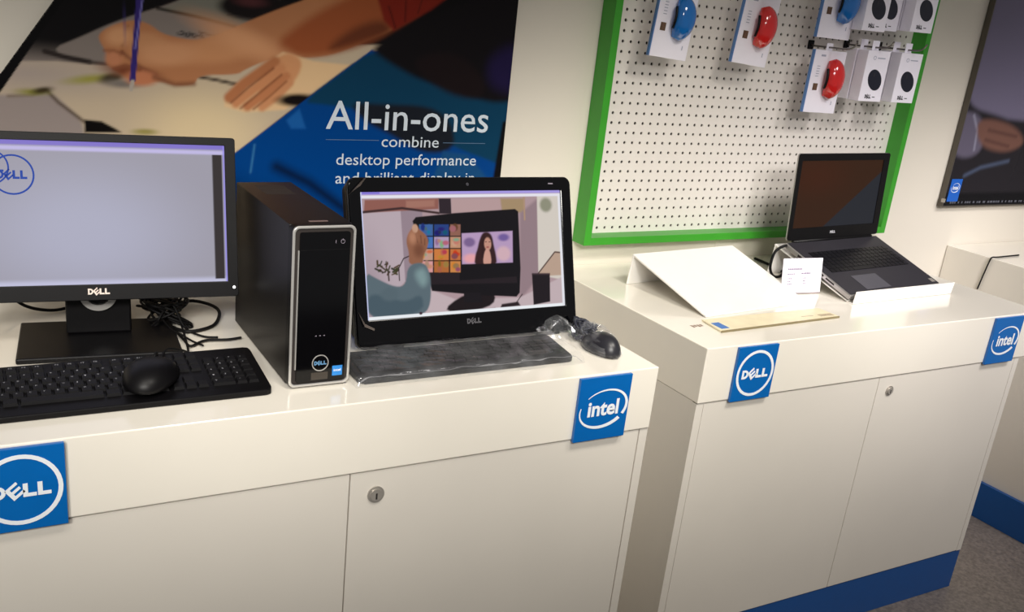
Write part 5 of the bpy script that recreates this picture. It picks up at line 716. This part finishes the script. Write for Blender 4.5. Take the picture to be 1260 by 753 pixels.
bc.box(.70, .745, .25, .253, .0056, .0060)
tag(bc.build('barcode', mat('pale_brown_print', (176, 160, 140), .6), ls), kind='stuff')
sm = MB()
for k in range(4): sm.box(.326+.010*k, .332+.010*k, .262+.004*(k%2), .278, HR+.0003, HR+.0007)
tag(sm.build('torn_sticker', mat('brown_residue', (150, 128, 112), .7), None), 'torn brown sticker remains on the counter left of the price strip', 'sticker')

# ------------------------------------------------------------------ laptop on its stand
LO = (.978, .336, -.0195); LY = .081; LT = .3314; LW = .455; LD = .283
sheet_stand('laptop_stand', (.985, .343, HR), .081, .462, .300, .100, 'white sloped stand carrying the open laptop')
def laptop():
    Mr = TR(LO[0], LO[1], LO[2]) @ RZ(LY) @ RX(LT) @ TR(0, 0, .0035)
    t = thing('laptop', None, 0, 'open black laptop with silver sides standing on the sloped white stand', 'laptop', M=Mr)
    MB().box(0, LW, 0, LD, 0, .0155).build('base', M_LAPT, t, bevel=.003)
    MB().box(.003, LW-.003, .004, LD-.006, .0157, .0180).build('deck', M_PALM, t, bevel=.0008)
    MB().box(.095, .215, .015, .085, .0182, .0188).build('touchpad', mat('touchpad_grey', (78, 77, 84), .4), t)
    kw = MB(); kx0, kx1, ky0, ky1 = .035, .425, .110, .218
    for j in range(6):
        n = 18; 
        for i in range(n):
            if j == 0 and 4 < i < 10:
                if i == 5: kw.box(kx0+(kx1-kx0)*5/n+.001, kx0+(kx1-kx0)*10/n-.001, ky0+.001, ky0+(ky1-ky0)/6-.001, .0182, .0200)
                continue
            a = kx0+(kx1-kx0)*i/n; b_ = kx0+(kx1-kx0)*(i+1)/n; c = ky0+(ky1-ky0)*j/6; d = ky0+(ky1-ky0)*(j+1)/6
            kw.box(a+.0012, b_-.0012, c+.0012, d-.0012, .0182, .0200)
    tag(kw.build('keys', mat('laptop_keys', (16, 16, 20), .35), t), kind='stuff')
    pt = MB(); pt.box(-.0006, .0004, .205, .222, .005, .012); pt.box(-.0006, .0004, .11, .128, .006, .012); pt.box(-.0006, .0004, .065, .10, .006, .011); pt.box(-.0006, .0004, .17, .19, .006, .012)
    pt.build('side_ports', M_DARK, t)
    st = MB(); st.box(.425, .445, .012, .030, .0181, .0185); st.build('palm_sticker', M_CHROME, t)
    hg = MB(); hg.tube([(.03, LD-.003, .018), (.425, LD-.003, .018)], .006, 10); hg.build('hinge', M_BLK, t)
    ML = TR(0, LD, .020) @ RX(-LT-.0676)
    H = .272
    MB(ML).ring(rrect(0, LW, .002, H, .008, 4), rrect(.0165, LW-.030, .040, .250, .001, 4), -.0045, -.0005).build('lid_bezel', M_BLK, t, bevel=.0008)
    MB(ML).prism(rrect(-.0005, LW+.0005, .0015, H+.0005, .009, 4), -.0003, .004).build('lid_back', M_LAPT, t, bevel=.001)
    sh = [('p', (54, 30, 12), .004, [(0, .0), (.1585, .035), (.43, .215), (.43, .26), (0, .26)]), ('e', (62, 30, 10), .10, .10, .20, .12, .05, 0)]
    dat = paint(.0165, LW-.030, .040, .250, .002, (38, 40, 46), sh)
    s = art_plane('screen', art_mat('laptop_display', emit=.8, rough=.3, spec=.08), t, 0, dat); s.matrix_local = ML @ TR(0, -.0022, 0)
    dell_letters(LW/2-.012, .0215, .026, .008, -.0052, MB(ML), .0006).build('brand_lettering', mat('silver_letters', (190, 190, 196), .3), t)
laptop()
lp = thing('price_rail', (.978, .318, HR), .03, 'white upright price rail along the front of the laptop stand', 'label strip')
MB().prismx([(0, .001), (.003, .001), (-.001, .040), (-.004, .040)], .004, .470).build('rail', M_ACR, lp, bevel=.0006)
MB().box(.002, .468, .0045, .014, .0008, .0035).build('rail_foot', M_ACR, lp)
cable([(.985, .585, .075), (.955, .592, .082), (.925, .60, .062), (.915, .60, .02), (.925, .60, -.008), (.945, .60, -.0215), (.975, .605, -.0215), (1.03, .66, -.0215), (1.05, .80, -.0215)], .0045, 'black charger cable curling from the laptop rear left side', name='charger_cable')

cable([(2.30, .66, -.0225), (2.16, .652, -.0225), (2.127, .653, -.0225), (2.119, .655, -.034), (2.119, .664, -.09), (2.119, .673, -.155)], .0028, 'black cord hanging over the side of the far right counter', name='hanging_cord')
# price card
pc = thing('price_card', (.820, .448, HR), -.10, 'small white printed price card standing between the stands', 'price card')
Mc = RX(-.16)
MB(Mc).box(0, .148, 0, .003, .0012, .108).build('card', M_CARD, pc, bevel=.0006)
MB(Mc).prism([(0, 0.001), (0, .0045), (.148, .0045), (.148, .001)], -.002, -.0002).build('clear_foot', mat('foot_grey', (150, 140, 140), .3), pc)
MB().box(.03, .118, .004, .045, .0008, .003).build('back_foot', M_ACR, pc)
pr_ = MB(Mc); rnd = random.Random(11)
def tl(x, x1, z, h):
    while x < x1:
        w_ = rnd.uniform(.003, .007); pr_.box(x, min(x+w_, x1), -.0007, -.0002, z, z+h); x += w_+.0016
tl(.018, .072, .074, .0042); tl(.018, .046, .060, .003); tl(.070, .104, .061, .0038)
for z in (.046, .038, .029): tl(.020, .020+rnd.uniform(.010, .020), z, .003); tl(.078, .088, z+.001, .003)
tag(pr_.build('small_print', mat('lilac_ink', (128, 114, 140), .7), pc), kind='stuff')
